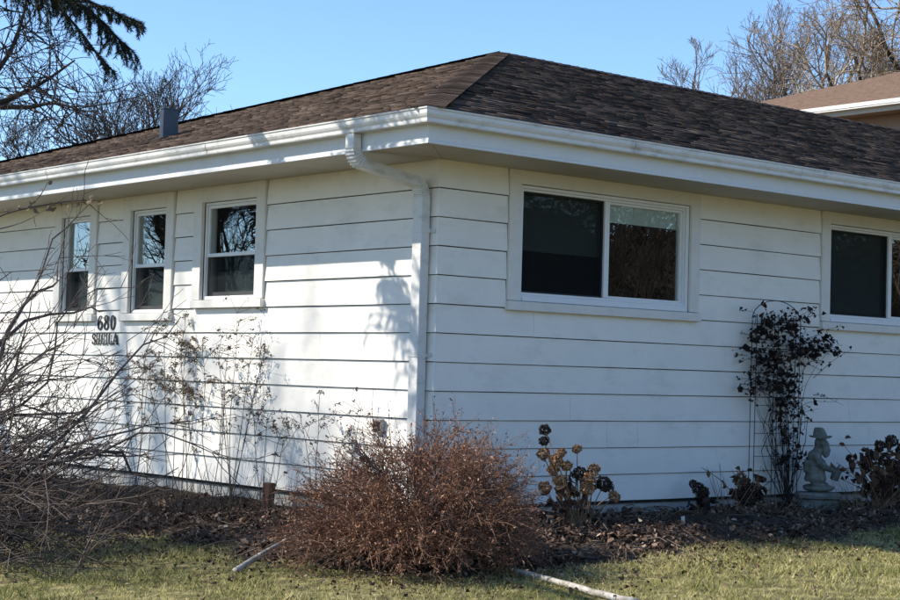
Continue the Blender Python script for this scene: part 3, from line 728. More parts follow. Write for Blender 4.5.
# ================================================================== TREES
def norm(v): return v/(np.linalg.norm(v)+1e-9)
def grow_tree(seed, H, r0, nch=(9, 6, 6, 5, 4), maxlev=4, trunk_frac=.3, ang=(35, 65), up=.10, gnarl=.16, lratio=(.5, .78), lean=(0, 0), rmin=.004, l1=.62, W=None):
    r = np.random.default_rng(seed); thick = []; thin = []
    def rec(p, d, L, rad, lev):
        n = 6 if lev < 2 else (5 if lev < 3 else 4)
        P = [p]; dd = d
        for i in range(n-1):
            dd = norm(dd+r.normal(0, gnarl, 3)+np.array([0, 0, up if lev else .02])); P.append(P[-1]+dd*L/(n-1))
        P = np.array(P); end = rad*(.45 if lev < maxlev else .35); R = np.maximum(np.linspace(rad, end, n), rmin)
        (thick if lev < 2 else thin).append((P, R))
        if lev >= maxlev: return
        k = nch[lev]; k = max(1, int(round(k*r.uniform(.75, 1.25))))
        for c in range(k):
            t = trunk_frac+(1-trunk_frac)*(c+r.uniform(.1, .9))/k if lev == 0 else .18+.82*(c+r.uniform(0, 1))/k
            t = min(t, .995); s = t*(n-1); i = int(s); q = P[i]+(P[min(i+1, n-1)]-P[i])*(s-i)
            ax = norm(P[min(i+1, n-1)]-P[max(i-1, 0)])
            a = math.radians(r.uniform(*ang))*(1.0 if lev else (1.1-.5*t)); ph = r.uniform(0, 2*PI)
            o1 = norm(np.cross(ax, [.3, .5, .8])); o2 = np.cross(ax, o1)
            nd = norm(ax*math.cos(a)+(o1*math.cos(ph)+o2*math.sin(ph))*math.sin(a))
            if lev == 0: nl = H*l1*r.uniform(.75, 1.1)*(1.15-.65*t)
            else: nl = L*r.uniform(*lratio)*(1.15-.5*t)
            rr = rad*(1-.5*t)*r.uniform(.45, .65) if lev == 0 else rad*r.uniform(.42, .6)
            rec(q, nd, nl, max(rr, rmin), lev+1)
    rec(np.zeros(3), norm(np.array([lean[0], lean[1], 1.0])), H*.72, r0, 0)
    allp = np.concatenate([p_ for p_, _ in thick+thin]); top = np.percentile(allp[:, 2], 99.7); rad_ = np.percentile(np.hypot(allp[:, 0], allp[:, 1]), 97)
    sc_ = H/top; rad_ = rad_*sc_
    thick = [(p_*sc_, q_) for p_, q_ in thick]; thin = [(p_*sc_, q_) for p_, q_ in thin]
    thick[0][1][0] *= 1.35
    return thick, thin
def make_tree(loc, label, seed, H, r0, bark='bark', twig='twig', group=None, rz=0, **kw):
    t = tag(empty('bare_tree', (loc[0], loc[1], float(ground(loc[0], loc[1]))-.05), rz), label, 'tree', group)
    thick, thin = grow_tree(seed, H, r0, **kw)
    tubes('trunk', thick, 7, MT[bark], t); tubes('crown', thin, 3, MT[twig], t, kind=None)
    return t, thin
def tree_at(u, depth, *a, **k):
    q = pix(u, 380, depth); return make_tree(q, *a, **k)
BG = 'bare trees behind the house'
treeA, _ = tree_at(-125, 25, 'tall bare tree with dark limbs at the left edge, nearest the evergreen bough', 11, 13.0, .22, 'bark_dark', 'twig_dark', BG, nch=(10, 5, 4, 4, 3), maxlev=5, trunk_frac=.2, up=.05, rmin=.0042, gnarl=.2, l1=.42)
# two heavy limbs of that tree that reach into the picture
tl = np.array(treeA.location); lim = []
for pts, r0 in (([(-150, 190, 25), (-60, 128, 25), (0, 103, 25), (40, 84, 25), (75, 60, 25.2)], .085), ([(-10, 106, 25), (28, 107, 24.8), (55, 103, 24.6), (85, 112, 24.4)], .045),
                ([(-40, 118, 25), (5, 60, 25.5), (22, 20, 26), (30, -20, 26)], .05)):
    P = curve([pix(*q) for q in pts], 12)-tl; lim.append((P, np.linspace(r0, .012, 12)))
tubes('limb', lim, 7, MT['bark_dark'], treeA)
r = np.random.default_rng(3); tw = []
for P, R in lim:
    for k in range(26):
        i = r.integers(3, 11); q = P[i]; d = norm(r.normal(0, 1, 3)+[0, 0, .35]); L = r.uniform(.5, 1.5)
        pts = [q]; 
        for s in range(4): d = norm(d+r.normal(0, .22, 3)); pts.append(pts[-1]+d*L/4)
        pts = np.array(pts); tw.append((pts, np.linspace(.014, .006, 5)))
        for j in range(7):
            a0 = pts[r.integers(1, 5)]; d2 = norm(d+r.normal(0, .7, 3)); l2 = r.uniform(.2, .7)
            tw.append((np.array([a0, a0+d2*l2*.5+r.normal(0, .03, 3), a0+d2*l2]), np.array([.008, .006, .005])))
tubes('twigs', tw, 3, MT['twig_dark'], treeA)
treeB, _ = tree_at(150, 40, 'bare tree fanning out behind the grey roof flue', 23, 8.7, .13, 'bark_dark', 'twig_dark', BG, nch=(10, 6, 5, 4, 3), maxlev=5, trunk_frac=.2, up=.16, rmin=.0055, ang=(25, 55), l1=.52, lean=(.12, -.12))
treeB2, _ = tree_at(40, 44, 'thin bare tree low over the roof edge at far left', 29, 8.0, .12, 'bark_dark', 'twig_dark', BG, nch=(10, 5, 5, 4, 3), maxlev=5, trunk_frac=.2, up=.1, rmin=.006, l1=.42)
treeC, _ = tree_at(748, 47, 'rounded grey bare tree above the ridge, left of the taller house roof', 37, 11.9, .16, 'bark', 'twig', BG, nch=(13, 7, 5, 4, 3), maxlev=5, trunk_frac=.35, up=.12, rmin=.005, ang=(28, 58), l1=.36)
treeD, thinD = tree_at(890, 42, 'large bare tree with tan twigs above the taller house', 41, 14.0, .24, 'bark_dark', 'twig_tan', BG, nch=(13, 6, 6, 5, 4), maxlev=5, trunk_frac=.3, up=.08, rmin=.006, l1=.30)
treeE, _ = tree_at(674, 58, 'small twiggy treetop poking above the middle of the ridge', 43, 12.9, .10, 'bark', 'twig', BG, nch=(8, 5, 4, 4), maxlev=4, trunk_frac=.6, up=.2, rmin=.007, ang=(20, 50), l1=.16)
# trees and hedge that the window panes mirror
for i, (src, x, y, rz, sc, lb) in enumerate(((treeA, -9.5, 12.3, 1.0, 1.25, 'bare tree out on the lawn beyond the left wall, mirrored in the narrow windows'), (treeA, -15, 17, 2.2, .8, 'tall bare tree far beyond the left wall'), (treeB, -13, 24, 3.0, 1.0, 'bare tree farthest out beyond the left wall'),
                                        (treeB, -6.5, 13, 4.0, .7, 'bare tree nearest the far end of the left wall'), (treeB, -11.5, 15.5, 5.2, .8, 'bare tree second nearest beyond the left wall'), (treeC, 21.7, -11, .5, .7, 'grey bare tree in the front garden, mirrored in the wide windows'), (treeB, 16.1, -13, 2.5, .6, 'grey bare tree across the front lawn by the hedge'))):
    c = copy_tree(src); c.location = (x, y, float(ground(x, y))-.05); c.rotation_euler = (0, 0, rz); c.scale = (sc,)*3
    c['label'] = lb; c['group'] = 'bare trees around the lawn'
r = np.random.default_rng(77); n = 110000
t_ = r.uniform(0, 1, n); hx = 6+t_*34+r.normal(0, 1.1, n); hy = -21+t_*8+r.normal(0, 1.1, n)
hz = ground(hx, hy)+np.abs(r.uniform(0, 1, n))**1.0*(5.0+1.0*lattice(hx, hy, .35, 5))
V, F = flakes(r, np.stack([hx, hy, hz], 1), r.uniform(.035, .095, n), 0, 2.2)
hd_ = tag(empty('hedge', (21, -18, -.3)), 'tall brown hedge along the far side of the front lawn', 'hedge')
cx_ = np.linspace(5, 41, 60); cl = []
for x_ in cx_:
    y_ = -21+(x_-6)/34*8; g0 = float(ground(x_, y_)); hh = 4.3+.5*float(lattice(x_, y_, .5, 9))
    cl += [(x_, y_+.9+.3*float(lattice(x_, y_, .9, 8)), g0-.1), (x_, y_+.5, g0+hh), (x_, y_-.5, g0+hh), (x_, y_-.9, g0-.1)]
cf = [(4*i+k, 4*i+4+k, 4*i+5+k, 4*i+1+k) for i in range(59) for k in range(3)]
link('hedge_core', fastmesh('hedge_core', np.array(cl)-np.array([21, -18, -.3]), [np.array(cf)], np.full(len(cf), .15)), MT['hedge'], hd_)  # solid dark core added so no sky specks show in the mirrored hedge
o = link('foliage', fastmesh('foliage', V-np.array([21, -18, -.3]), [F], np.repeat(r.uniform(0, 1, n), 2)), MT['hedge'], hd_); o['kind'] = 'stuff'

# spruce off to the left; one long bough hangs into the picture
sp_xy = np.array([-7.0, -.8]); spz = float(ground(*sp_xy))-.05
spruce = tag(empty('spruce_tree', (*sp_xy, spz)), 'dark evergreen spruce whose bough hangs in at upper left', 'tree')
r = np.random.default_rng(5); base = np.array([*sp_xy, spz])
trunkP = np.array([[0, 0, 0], [.03, 0, 3], [0, .04, 6], [.02, 0, 9], [0, 0, 12], [0, 0, 15]], float)
tubes('trunk', [(trunkP, np.array([.30, .24, .19, .13, .08, .02]))], 9, MT['bark_dark'], spruce)
br = []; needV = []; needT = []
def needle_spray(P, dens, ln, wd):
    """needles around a twig polyline P"""
    m = int(dens*np.linalg.norm(np.diff(P, axis=0), axis=1).sum())
    if m < 3: return
    s = r.uniform(0, len(P)-1.001, m); i = s.astype(int); f = (s-i)[:, None]
    q = P[i]*(1-f)+P[i+1]*f; T = P[i+1]-P[i]; T /= np.linalg.norm(T, axis=1, keepdims=True)+1e-9
    d = r.normal(0, 1, (m, 3)); d -= (d*T).sum(1, keepdims=True)*T; d /= np.linalg.norm(d, axis=1, keepdims=True)
    d = d*.8+T*.75; sd_ = np.cross(d, r.normal(0, 1, (m, 3))); sd_ /= np.linalg.norm(sd_, axis=1, keepdims=True)
    L = ln*r.uniform(.7, 1.2, (m, 1))
    needV.append(np.stack([q-sd_*wd, q+sd_*wd, q+d*L], 1)); needT.append(r.uniform(0, 1, m))
def bough(P, r0, nsub, sublen, dens=700, droop=.6, start=.15):
    br.append((P, np.linspace(r0, .006, len(P))))
    n = len(P)
    for k in range(nsub):
        s = start+(1-start)*k/nsub+r.uniform(0, .02); s = min(s, .999)*(n-1); i = int(s); q = P[i]+(P[i+1]-P[i])*(s-i); T = norm(P[i+1]-P[i])
        sd = norm(np.cross(T, UP))*(1 if k % 2 else -1); d = norm(T*.6+sd*r.uniform(.3, 1.0)+UP*r.uniform(-.35, .1)); L = sublen*r.uniform(.6, 1.2)*(1.1-.6*s/(n-1))
        pts = [q]
        for _ in range(4): d = norm(d-UP*droop*.22+r.normal(0, .08, 3)); pts.append(pts[-1]+d*L/4)
        pts = np.array(pts); br.append((pts, np.linspace(.007, .003, 5))); needle_spray(pts, dens, .034, .0022)
        for j in range(5):
            a0 = pts[1+j % 4]; d2 = norm(d*.5+r.normal(0, .5, 3)-UP*.55); l2 = L*r.uniform(.25, .5)
            p2 = np.array([a0, a0+d2*l2*.5, a0+norm(d2-UP*.4)*l2]); br.append((p2, np.array([.004, .003, .002]))); needle_spray(p2, dens*1.3, .032, .0022)
    needle_spray(P[n//3:], dens, .034, .0022)
# the long bough: from the trunk, through the upper left of the picture
att = base+np.array([0, 0, 6.0])
main = curve([att, pix(-330, -160, 9.6), pix(-120, -75, 11.2), pix(10, -28, 11.8), pix(80, 4, 12.0), pix(128, 48, 12.1)], 26)-base
bough(main, .05, 27, .38, 520, .6, .55)
bough(main[6:18], .03, 30, .75, 420, .5, .1)  # out-of-view stretch: extra side sprays added to throw dappled shade on the ground
sec = curve([pix(-60, -55, 11.5), pix(40, -18, 11.9), pix(105, 8, 12.1), pix(143, 24, 12.2)], 14)-base
bough(sec, .018, 17, .22, 620, .5, .35)
for tgt in ((-2.75, 1.5, 4.35), (-2.35, 1.15, 4.25), (-2.2, .75, 4.3), (-3.0, 1.15, 4.5), (-2.6, 1.75, 4.3)):  # unseen boughs added above the view to shade the bed
    P = curve([main[9]+base, main[12]*.5+base*.5+np.array(tgt)*.5+UP*.15, np.array(tgt)], 9)-base
    bough(P, .02, 20, .42, 420, .25, .45)
ter = curve([pix(40, -12, 11.9), pix(75, 25, 11.9), pix(98, 55, 11.9), pix(114, 72, 11.9)], 10)-base
bough(ter, .012, 9, .15, 520, .6, .25)
for k in range(44):                       # the rest of the crown
    z = 5.0+k*.21; L = max(.4, 2.3*(1-(z-5.0)/10.2)); a = k*2.4
    d = np.array([math.cos(a), math.sin(a), 0]); P = curve([np.array([0, 0, z]), d*L*.5+UP*(z+.05), d*L+UP*(z-.35*L)], 7)
    bough(P, .03, 9, .7*L/2.3+.2, 170, .6)
tubes('boughs', br, 4, MT['bark_dark'], spruce)
NV = np.concatenate(needV).reshape(-1, 3)
o = link('crown', fastmesh('crown', NV, [np.arange(len(NV)).reshape(-1, 3)], np.concatenate(needT)), MT['needle'], spruce); o['kind'] = 'stuff'

# ================================================================== PLANTS
# ---- big bare arching shrub, lower left
r = np.random.default_rng(21)
sb = np.array([-3.6, .80]); sbz = float(ground(*sb))-.02
shrub = tag(empty('arching_shrub', (*sb, sbz)), 'large bare shrub with dark arching branches at the left edge', 'shrub')
sbase = np.array([*sb, sbz]); thick = []; thin = []
tips = [(92, 206, 12.4), (20, 222, 12.2), (60, 258, 12), (118, 285, 11.9), (160, 300, 11.7), (185, 322, 11.6), (150, 340, 12.2), 
        (190, 420, 11.2), (150, 452, 10.9), (180, 470, 11.3), (120, 500, 10.8), (80, 540, 10.6), (55, 575, 10.4), (15, 590, 10.2),
        (35, 300, 11.2), (80, 330, 11.0), (120, 372, 10.8), (60, 400, 10.7), (100, 430, 11.4), (25, 350, 12.4), (10, 270, 11.5), (140, 395, 12.0), (70, 470, 10.4), (30, 520, 10.3), (110, 310, 12.4)]
allt = list(tips)
for u, v, dd in tips[7:]*3:
    v2 = v+r.normal(18, 36)
    if v2 < 310: v2 = v2+r.uniform(60, 150)
    allt.append((u+r.normal(-18, 34), v2, dd+r.normal(0, .45)))
for k in range(28): allt.append((r.uniform(-10, 135), r.uniform(470, 600), r.uniform(9.0, 10.4)))
for k in range(18): allt.append((r.uniform(-20, 90), r.uniform(330, 500), r.uniform(9.2, 11)))
main_paths = []
for k, (u, v, dd) in enumerate(allt):
    v = min(v, 604); u = min(u, 215)
    tip = pix(u, v, dd); b0 = sbase+np.array([r.normal(0, .16), r.normal(0, .16), 0])
    tip[2] = max(tip[2], float(ground(tip[0], tip[1]))+.06)
    L = np.linalg.norm(tip-b0); mid = b0*.5+tip*.5+UP*L*r.uniform(.02, .20)+r.normal(0, .06, 3)
    q1 = b0*.78+tip*.22+UP*L*r.uniform(.08, .2)
    P = curve([b0, q1+r.normal(0, .07, 3), mid+r.normal(0, .08, 3), b0*.22+tip*.78+UP*L*r.uniform(0, .12)+r.normal(0, .05, 3), tip], 12)+np.concatenate([np.zeros((1, 3)), r.normal(0, .018, (11, 3))]); rad = r.uniform(.012, .023) if k < 26 else r.uniform(.004, .010)
    R = np.linspace(rad, .0028, 12); thick.append((P-sbase, R)); main_paths.append(P)
for P in main_paths:
    for j in range(8):
        i = r.integers(3, 12); q = P[i]; T = norm(P[i]-P[i-1]); d = norm(T*.8+r.normal(0, .5, 3)+UP*.1); L = r.uniform(.12, .55)
        pts = [q]
        for _ in range(3): d = norm(d+r.normal(0, .16, 3)+UP*.05); pts.append(pts[-1]+d*L/3)
        thin.append((np.array(pts)-sbase, np.array([.004, .0032, .0025, .0018])))
        for m_ in range(2):
            q2 = pts[r.integers(1, 4)]; d2 = norm(d+r.normal(0, .55, 3)); l2 = r.uniform(.06, .22)
            thin.append((np.array([q2, q2+d2*l2*.5+r.normal(0, .006, 3), q2+d2*l2])-sbase, np.array([.0026, .0022, .0016])))
def clear(P):
    Q = (np.concatenate([P[:-1]*(1-t)+P[1:]*t for t in (0, .25, .5, .75)])+sbase-CAM)@CR
    u = 450+FPX*Q[:, 0]/-Q[:, 2]; v = 300-FPX*Q[:, 1]/-Q[:, 2]
    return not np.any((u > 92) & (u < 126) & (v > 312) & (v < 347))
thick = [p_ for p_ in thick if clear(p_[0])]; thin = [p_ for p_ in thin if clear(p_[0])]
tubes('branches', thick, 6, MT['shrub'], shrub); tubes('twigs', thin, 3, MT['shrub_pale'], shrub)['kind'] = 'stuff'
# the budding twig that crosses below the gutter at far left
P = curve([pix(-25, 228, 12.3), pix(10, 212, 12.3), pix(45, 205, 12.3), pix(72, 201, 12.3), pix(95, 200, 12.3)], 10)
thn = [(P-sbase, np.linspace(.009, .003, 10)), (curve([sbase+UP*.2, pix(-90, 330, 12.3), pix(-25, 228, 12.3)], 8)-sbase, np.linspace(.014, .009, 8))]
P2 = curve([pix(28, 207, 12.3), pix(40, 196, 12.3), pix(48, 182, 12.3)], 5); thn.append((P2-sbase, np.linspace(.006, .003, 5)))
tubes('budding_twig', thn, 5, MT['shrub'], shrub)
q = np.concatenate([P[4:]+r.normal(0, .02, (6, 3)), P2+r.normal(0, .015, (5, 3)), P[2:6]+r.normal(0, .02, (4, 3)), P[5:]+r.normal(0, .03, (5, 3))])
V, F = flakes(r, q-sbase, r.uniform(.02, .045, len(q)), 0, 1.5)
link('buds', fastmesh('buds', V, [F], np.full(len(F), .75)), MT['weed'], shrub)['kind'] = 'stuff'

# ---- dry feathery weeds in front of the left wall
def weed(u, v, heights, label, seed, plume=.45, tone0=.5):
    r = np.random.default_rng(seed); p0 = on_ground(u, v)
    if p0[0] > -.8: p0 = on_x(u, v, -.17); p0[2] = float(bed_z(p0[0], p0[1]))
    w = tag(empty('dry_weed', p0), label, 'weed', 'dry weeds along the left wall')
    st = []; fl = []; tn = []
    for (hgt, dr) in heights:
        b0 = np.array([r.normal(0, .05), r.normal(0, .05), 0]); top = RGT*dr+UP*hgt+FWD*r.normal(0, .1)
        top[0] = min(top[0]+p0[0], -.06)-p0[0]
        P = curve([b0, top*.4+b0*.6+r.normal(0, .02, 3), top*.75+UP*.05*hgt, top], 12); st.append((P, np.linspace(.0042, .0016, 12)))
        for j in range(int(12*hgt)):
            i = r.integers(8, 12) if r.random() < .7 else r.integers(4, 8); q = P[i]; d = norm(RGT*r.normal(0, .8)+FWD*r.normal(0, .5)+UP*r.uniform(.1, .9)); L = r.uniform(.05, .24)*(1.2-.05*i)
            e = q+d*L; e2 = e+norm(d-UP*.7)*L*.5
            e[0] = min(e[0], -.03-p0[0]); e2[0] = min(e2[0], -.03-p0[0])
            st.append((np.array([q, e, e2]), np.array([.002, .0015, .001])))
            m = int(plume*r.integers(10, 30)); t = r.uniform(.4, 1, m)[:, None]
            fl.append(e*(1-t)+e2*t+r.normal(0, .012, (m, 3))); tn.append(np.clip(tone0+r.normal(0, .25, m), 0, 1))
    tubes('stems', st, 4, MT['weed_stem'], w)
    q = np.concatenate(fl); V, F = flakes(r, q, r.uniform(.005, .013, len(q)), 0, 2.4)
    o = link('plumes', fastmesh('plumes', V, [F], np.repeat(np.concatenate(tn), 2)), MT['weed'], w); o['kind'] = 'stuff'
weed(232, 522, [(1.55, -.02), (1.35, .12), (1.2, .28), (1.3, -.18), (1.0, .34), (.9, -.1)], 'tallest dry weed with a feathery tip, left of the downspout', 1)
weed(212, 524, [(1.25, -.12), (1.1, .05), (.95, -.3), (1.3, .1)], 'dry weed just left of the tallest feathery one', 2)
weed(168, 518, [(1.5, .08), (1.45, -.1), (1.35, .22), (1.2, -.25), (1.0, .3), (1.4, 0)], 'rusty tan dry weed below the house number', 3, 1.1, .85)
weed(135, 520, [(1.3, .0), (1.1, -.2), (1.0, .2), (1.2, .1)], 'dry weed behind the arching shrub branches', 4, .8, .6)
weed(262, 512, [(.75, .02), (.65, .15), (.85, -.12), (.6, .25)], 'shorter dry weed beside the brown post', 5, .6, .3)
weed(318, 512, [(.78, .0), (.6, .2), (.7, -.15)], 'thin dry weed between the brown post and the round bush', 6, .5, .3)
weed(345, 512, [(.8, .1), (.55, -.1)], 'faint dry stalks rising behind the round bush', 7, .5, .2)

r = np.random.default_rng(91); st = []
for k in range(900):
    y_ = r.uniform(.3, 7); x_ = -abs(r.normal(.15, .4))-.05; z_ = float(bed_z(x_, y_)); hgt = abs(r.normal(.10, .12))+.05
    e = np.array([min(x_+r.normal(0, .1), -.03), y_+r.normal(0, .1), z_+hgt]); q0 = np.array([x_, y_, z_-.01])
    st.append((np.array([q0, (q0+e)/2+r.normal(0, .015, 3)*[0, 1, 1], e]), np.array([.0026, .002, .0012])))
tag(tubes('dead_stems', st, 3, MT['weed_stem']), 'low dead stems standing along the foot of the left wall', 'dead stems', kind='stuff')

# ---- round reddish brown bush at the corner
r = np.random.default_rng(31)
bc = np.array([-1.31, -1.50]); bz = float(bed_z(*bc)); bush = tag(empty('round_bush', (*bc, bz)), 'dense round reddish brown dormant bush at the house corner', 'bush')
st = []; th_ = []; fl = []; tn = []
def bush_r(az, el):      # outline radius of the bush by direction
    return .73*(1+.10*math.sin(az*3+1)+.07*math.sin(az*5+el*4))
for k in range(420):
    az = r.uniform(0, 2*PI); el = math.asin(r.uniform(.02, 1)); el = max(el, .04 if r.random() < .3 else .24)
    d = np.array([math.cos(az)*math.cos(el)*1.02, math.sin(az)*math.cos(el)*1.02, math.sin(el)*1.0])
    # a little fuller on the picture's right, lower on the left
    L = bush_r(az, el)*r.uniform(.72, 1.05); d = d*L; 
    side_ = float(np.dot(d, RGT)); d[2] *= (1.0+.10*side_)
    b0 = np.array([r.normal(0, .13), r.normal(0, .13), .0]); P = curve([b0, b0*.6+d*.45+UP*.10*L+r.normal(0, .03, 3), d*.8+UP*.05+r.normal(0, .03, 3), d], 9)
    st.append((P, np.linspace(r.uniform(.003, .0065), .0015, 9)))
    for j in range(11):
        i = r.integers(4, 9); q = P[i]; T = norm(P[i]-P[i-1]); dd = norm(T+r.normal(0, .55, 3)+UP*.1); l = r.uniform(.06, .26)
        e = q+dd*l; mid = q+dd*l*.5+r.normal(0, .012, 3); th_.append((np.array([q, mid, e]), np.array([.0021, .0017, .0012])))
        m = r.integers(3, 8); t = r.uniform(.3, 1.05, m)[:, None]; fl.append(q*(1-t)+e*t+r.normal(0, .012, (m, 3))); tn.append(np.clip(r.normal(.5, .22, m), 0, 1))
    m = 7; fl.append(d+r.normal(0, .018, (m, 3))); tn.append(np.clip(r.normal(.55, .25, m), 0, 1))
tubes('stems', st, 4, MT['spirea_stem'], bush); tubes('twigs', th_, 3, MT['spirea_stem'], bush)['kind'] = 'stuff'
q = np.concatenate(fl); V, F = flakes(r, q, r.uniform(.004, .011, len(q)), 0, 2.2)
o = link('dry_foliage', fastmesh('dry_foliage', V, [F], np.repeat(np.concatenate(tn), 2)), MT['spirea_leaf'], bush); o['kind'] = 'stuff'

# ---- hydrangeas with dried heads
def hyd_head_mesh(r, R):
    m = 300; d = r.normal(0, 1, (m, 3)); d /= np.linalg.norm(d, axis=1, keepdims=True); q = d*R*r.uniform(.72, 1.0, (m, 1))*np.array([1, 1, .82])*(1+.12*np.sin(d[:, :1]*5+d[:, 1:2]*4))
    V, F = flakes(r, q, r.uniform(.18, .36, m)*R, 0, 1.2, .5); return fastmesh('flower_head', V, [F], np.repeat(np.clip(r.normal(.5, .25, m), 0, 1), 2))
HM = [hyd_head_mesh(np.random.default_rng(100+i), .055) for i in range(3)]
HMd = [hyd_head_mesh(np.random.default_rng(120+i), .055) for i in range(3)]
for me in HM: me.materials.append(MT['hyd_head'])
for me in HMd: me.materials.append(MT['hyd_dark'])
def hydrangea(root, heads, label, seed, leaves=0, leafmat='hyd_leaf', extra_stems=10, spread=.25, sh=.4):
    r = np.random.default_rng(seed); root = np.array(root, float); h_ = tag(empty('hydrangea', root), label, 'hydrangea', 'dried hydrangeas in the bed'); st = []; lf = []
    for k, (p_, sz, dark) in enumerate(heads):
        p_ = np.array(p_)-root
        me = (HMd if dark else HM)[k % 3]; o = link('flower_head', me, None, h_); o.location = p_; o.scale = (sz/.055,)*3; o.rotation_euler = (r.uniform(-.6, .6), r.uniform(-.6, .6), r.uniform(0, 6))
        b0 = np.array([r.normal(0, .04), r.normal(0, .04), 0]); P = curve([b0, p_*.5+np.array([r.normal(0, .02), r.normal(0, .02), 0]), p_], 8); st.append((P, np.linspace(.0055, .003, 8)))
    for k in range(extra_stems):
        b0 = np.array([r.normal(0, .05), r.normal(0, .05), 0]); e = b0+RGT*r.normal(0, spread)+FWD*r.normal(0, spread*.6)+UP*r.uniform(.4, 1)*sh
        P = curve([b0, (b0+e)/2+UP*.05, e], 6); st.append((P, np.linspace(.005, .0025, 6)))
        if leaves:
            m = max(1, int(leaves/extra_stems)); i = r.integers(2, 6, m); lf.append(P[i]+r.normal(0, .03, (m, 3)))
    tubes('stems', st, 5, MT['hyd_stem'], h_)
    if leaves:
        q = np.concatenate(lf); V, F = flakes(r, q, r.uniform(.03, .075, len(q)), 0, 1.5, .8)
        o = link('withered_leaves', fastmesh('withered_leaves', V, [F], np.repeat(r.uniform(0, 1, len(q)), 2)), MT[leafmat], h_); o['kind'] = 'stuff'
    return h_
Y1 = -.9
root = on_ground(575, 538); root[2] = float(bed_z(root[0], root[1]))-.01
dep = float(np.dot(root-CAM, FWD))
hp = lambda u, v, j=0.0: pix(u, v, dep+j)
hydrangea(root, [(hp(545, 430), .042, 1), (hp(544, 441, .02), .036, 1), (hp(543, 454), .045, 0), (hp(556, 461, -.1), .050, 0), (hp(561, 453, .1), .035, 0), (hp(567, 466), .040, 0), (hp(577, 449), .034, 0), (hp(580, 474), .055, 1),
                 (hp(594, 469, .1), .042, 0), (hp(590, 478, -.1), .045, 0), (hp(604, 484), .058, 1), (hp(614, 496, -.05), .042, 0), (hp(587, 489, -.1), .052, 0), (hp(560, 481), .050, 0), (hp(545, 487, -.1), .045, 0), (hp(553, 470, .1), .042, 0), (hp(572, 492, .1), .045, 0)],
          'dried hydrangea with orange brown flower heads beside the round bush', 3, 60, 'hyd_leaf', 16, .09, .40)
def wall_root(u, v, y):
    q = on_y(u, v, y); q[2] = float(bed_z(q[0], q[1]))-.01; return q
r1 = wall_root(700, 505, -.30); r1d = float(np.dot(r1-CAM, FWD))
hydrangea(r1, [(pix(698, 488, r1d), .05, 1), (pix(703, 493, r1d-.05), .05, 1), (pix(693, 484, r1d+.05), .035, 1)], 'small low dried hydrangea left of the trellis', 5, 20, 'vine_leaf', 4, .08, .2)
r2 = wall_root(747, 515, -.42); r2d = float(np.dot(r2-CAM, FWD))
hydrangea(r2, [(pix(744, 486, r2d), .055, 1), (pix(752, 490, r2d-.05), .06, 1), (pix(740, 495, r2d-.1), .06, 1), (pix(757, 496, r2d), .05, 1), (pix(748, 500, r2d-.12), .06, 1)], 'dark dried hydrangea in front of the trellis foot', 6, 50, 'hyd_leaf', 14, .16, .34)
r3 = wall_root(888, 520, -.62); r3d = float(np.dot(r3-CAM, FWD))
hd3 = [(pix(u, v, r3d+j), s, 1) for u, v, j, s in ((880, 446, 0, .05), (892, 441, .1, .055), (871, 455, -.1, .05), (902, 450, 0, .06), (885, 460, -.15, .055), (866, 468, 0, .05), (896, 466, -.1, .06), (876, 476, .1, .05), (910, 470, 0, .06), (861, 480, 0, .035), (888, 480, -.2, .05))]
hydrangea(r3, hd3, 'large dark dried hydrangea at the right edge', 8, 260, 'hyd_leaf', 40, .2, .6)

# dry stalk tufts in the bed
def tuft(root, n, hgt, spread, label, seed):
    r = np.random.default_rng(seed); t = tag(empty('dry_stalk_tuft', root), label, 'dry plant', 'dry stalk tufts in the bed'); st = []
    for k in range(n):
        b0 = RGT*r.normal(0, spread*.4)+FWD*r.normal(0, spread*.3); e = b0+RGT*r.normal(0, spread)+FWD*r.normal(0, spread*.5)+UP*hgt*r.uniform(.4, 1); st.append((curve([b0, (b0+e)/2+r.normal(0, .02, 3), e], 5), np.linspace(.003, .0014, 5)))
    tubes('stalks', st, 4, MT['hyd_stem'], t)
for u, v, n, hg, sp, y, lb in ((728, 512, 16, .42, .10, -.45, 'dry upright stalks between the small and the dark hydrangea'), (860, 512, 40, .32, .16, -.6, 'dry brown stalks right of the statue'), (770, 516, 22, .22, .14, -.5, 'short dry stalks left of the statue'),
                               (597, 538, 10, .25, .10, -.75, 'thin dry stalks right of the orange hydrangea'), (655, 520, 14, .16, .12, -.5, 'low dry stalks below the wide window')):
    q = wall_root(u, v, y); tuft(q, n, hg, sp, lb, int(u))

# ---- trellis with vine on the right wall
ty = -.10; trl = tag(empty('trellis', (3.6, ty, -.12)), 'thin black metal trellis against the right wall', 'trellis')
def rod(P, R_=.0035, name='rod'):
    tubes(name, [(np.array(P, float)-np.array([3.6, ty, -.12]), np.full(len(P), R_))], 6, MT['black'], trl)
xr = [3.29, 3.35, 3.58, 3.63, 3.86, 3.92]
for x in xr: rod([(x, ty, -.2), (x+.005, ty, .7), (x+.012, ty, 1.45 if x in (3.29, 3.92) else 1.5)], name='upright_rod')
for z in (.12, .33, .52, .75, .95, 1.18, 1.40): rod([(3.35, ty-.004, z), (3.6, ty-.005, z), (3.86, ty-.004, z)], .0026, 'cross_rod')
rod(np.array([(3.61+.31*math.cos(a), ty, 1.46+.16*math.sin(a)) for a in np.linspace(0, PI, 14)]), .0035, 'arch_rod')
r = np.random.default_rng(61)
vr = np.array([3.72, -.16, float(bed_z(3.72, -.16))]); vine = tag(empty('vine', vr), 'withered dark vine climbing the black trellis', 'vine'); st = []; lf = []
vd = float(np.dot(np.array([3.7, -.14, 1])-CAM, FWD))
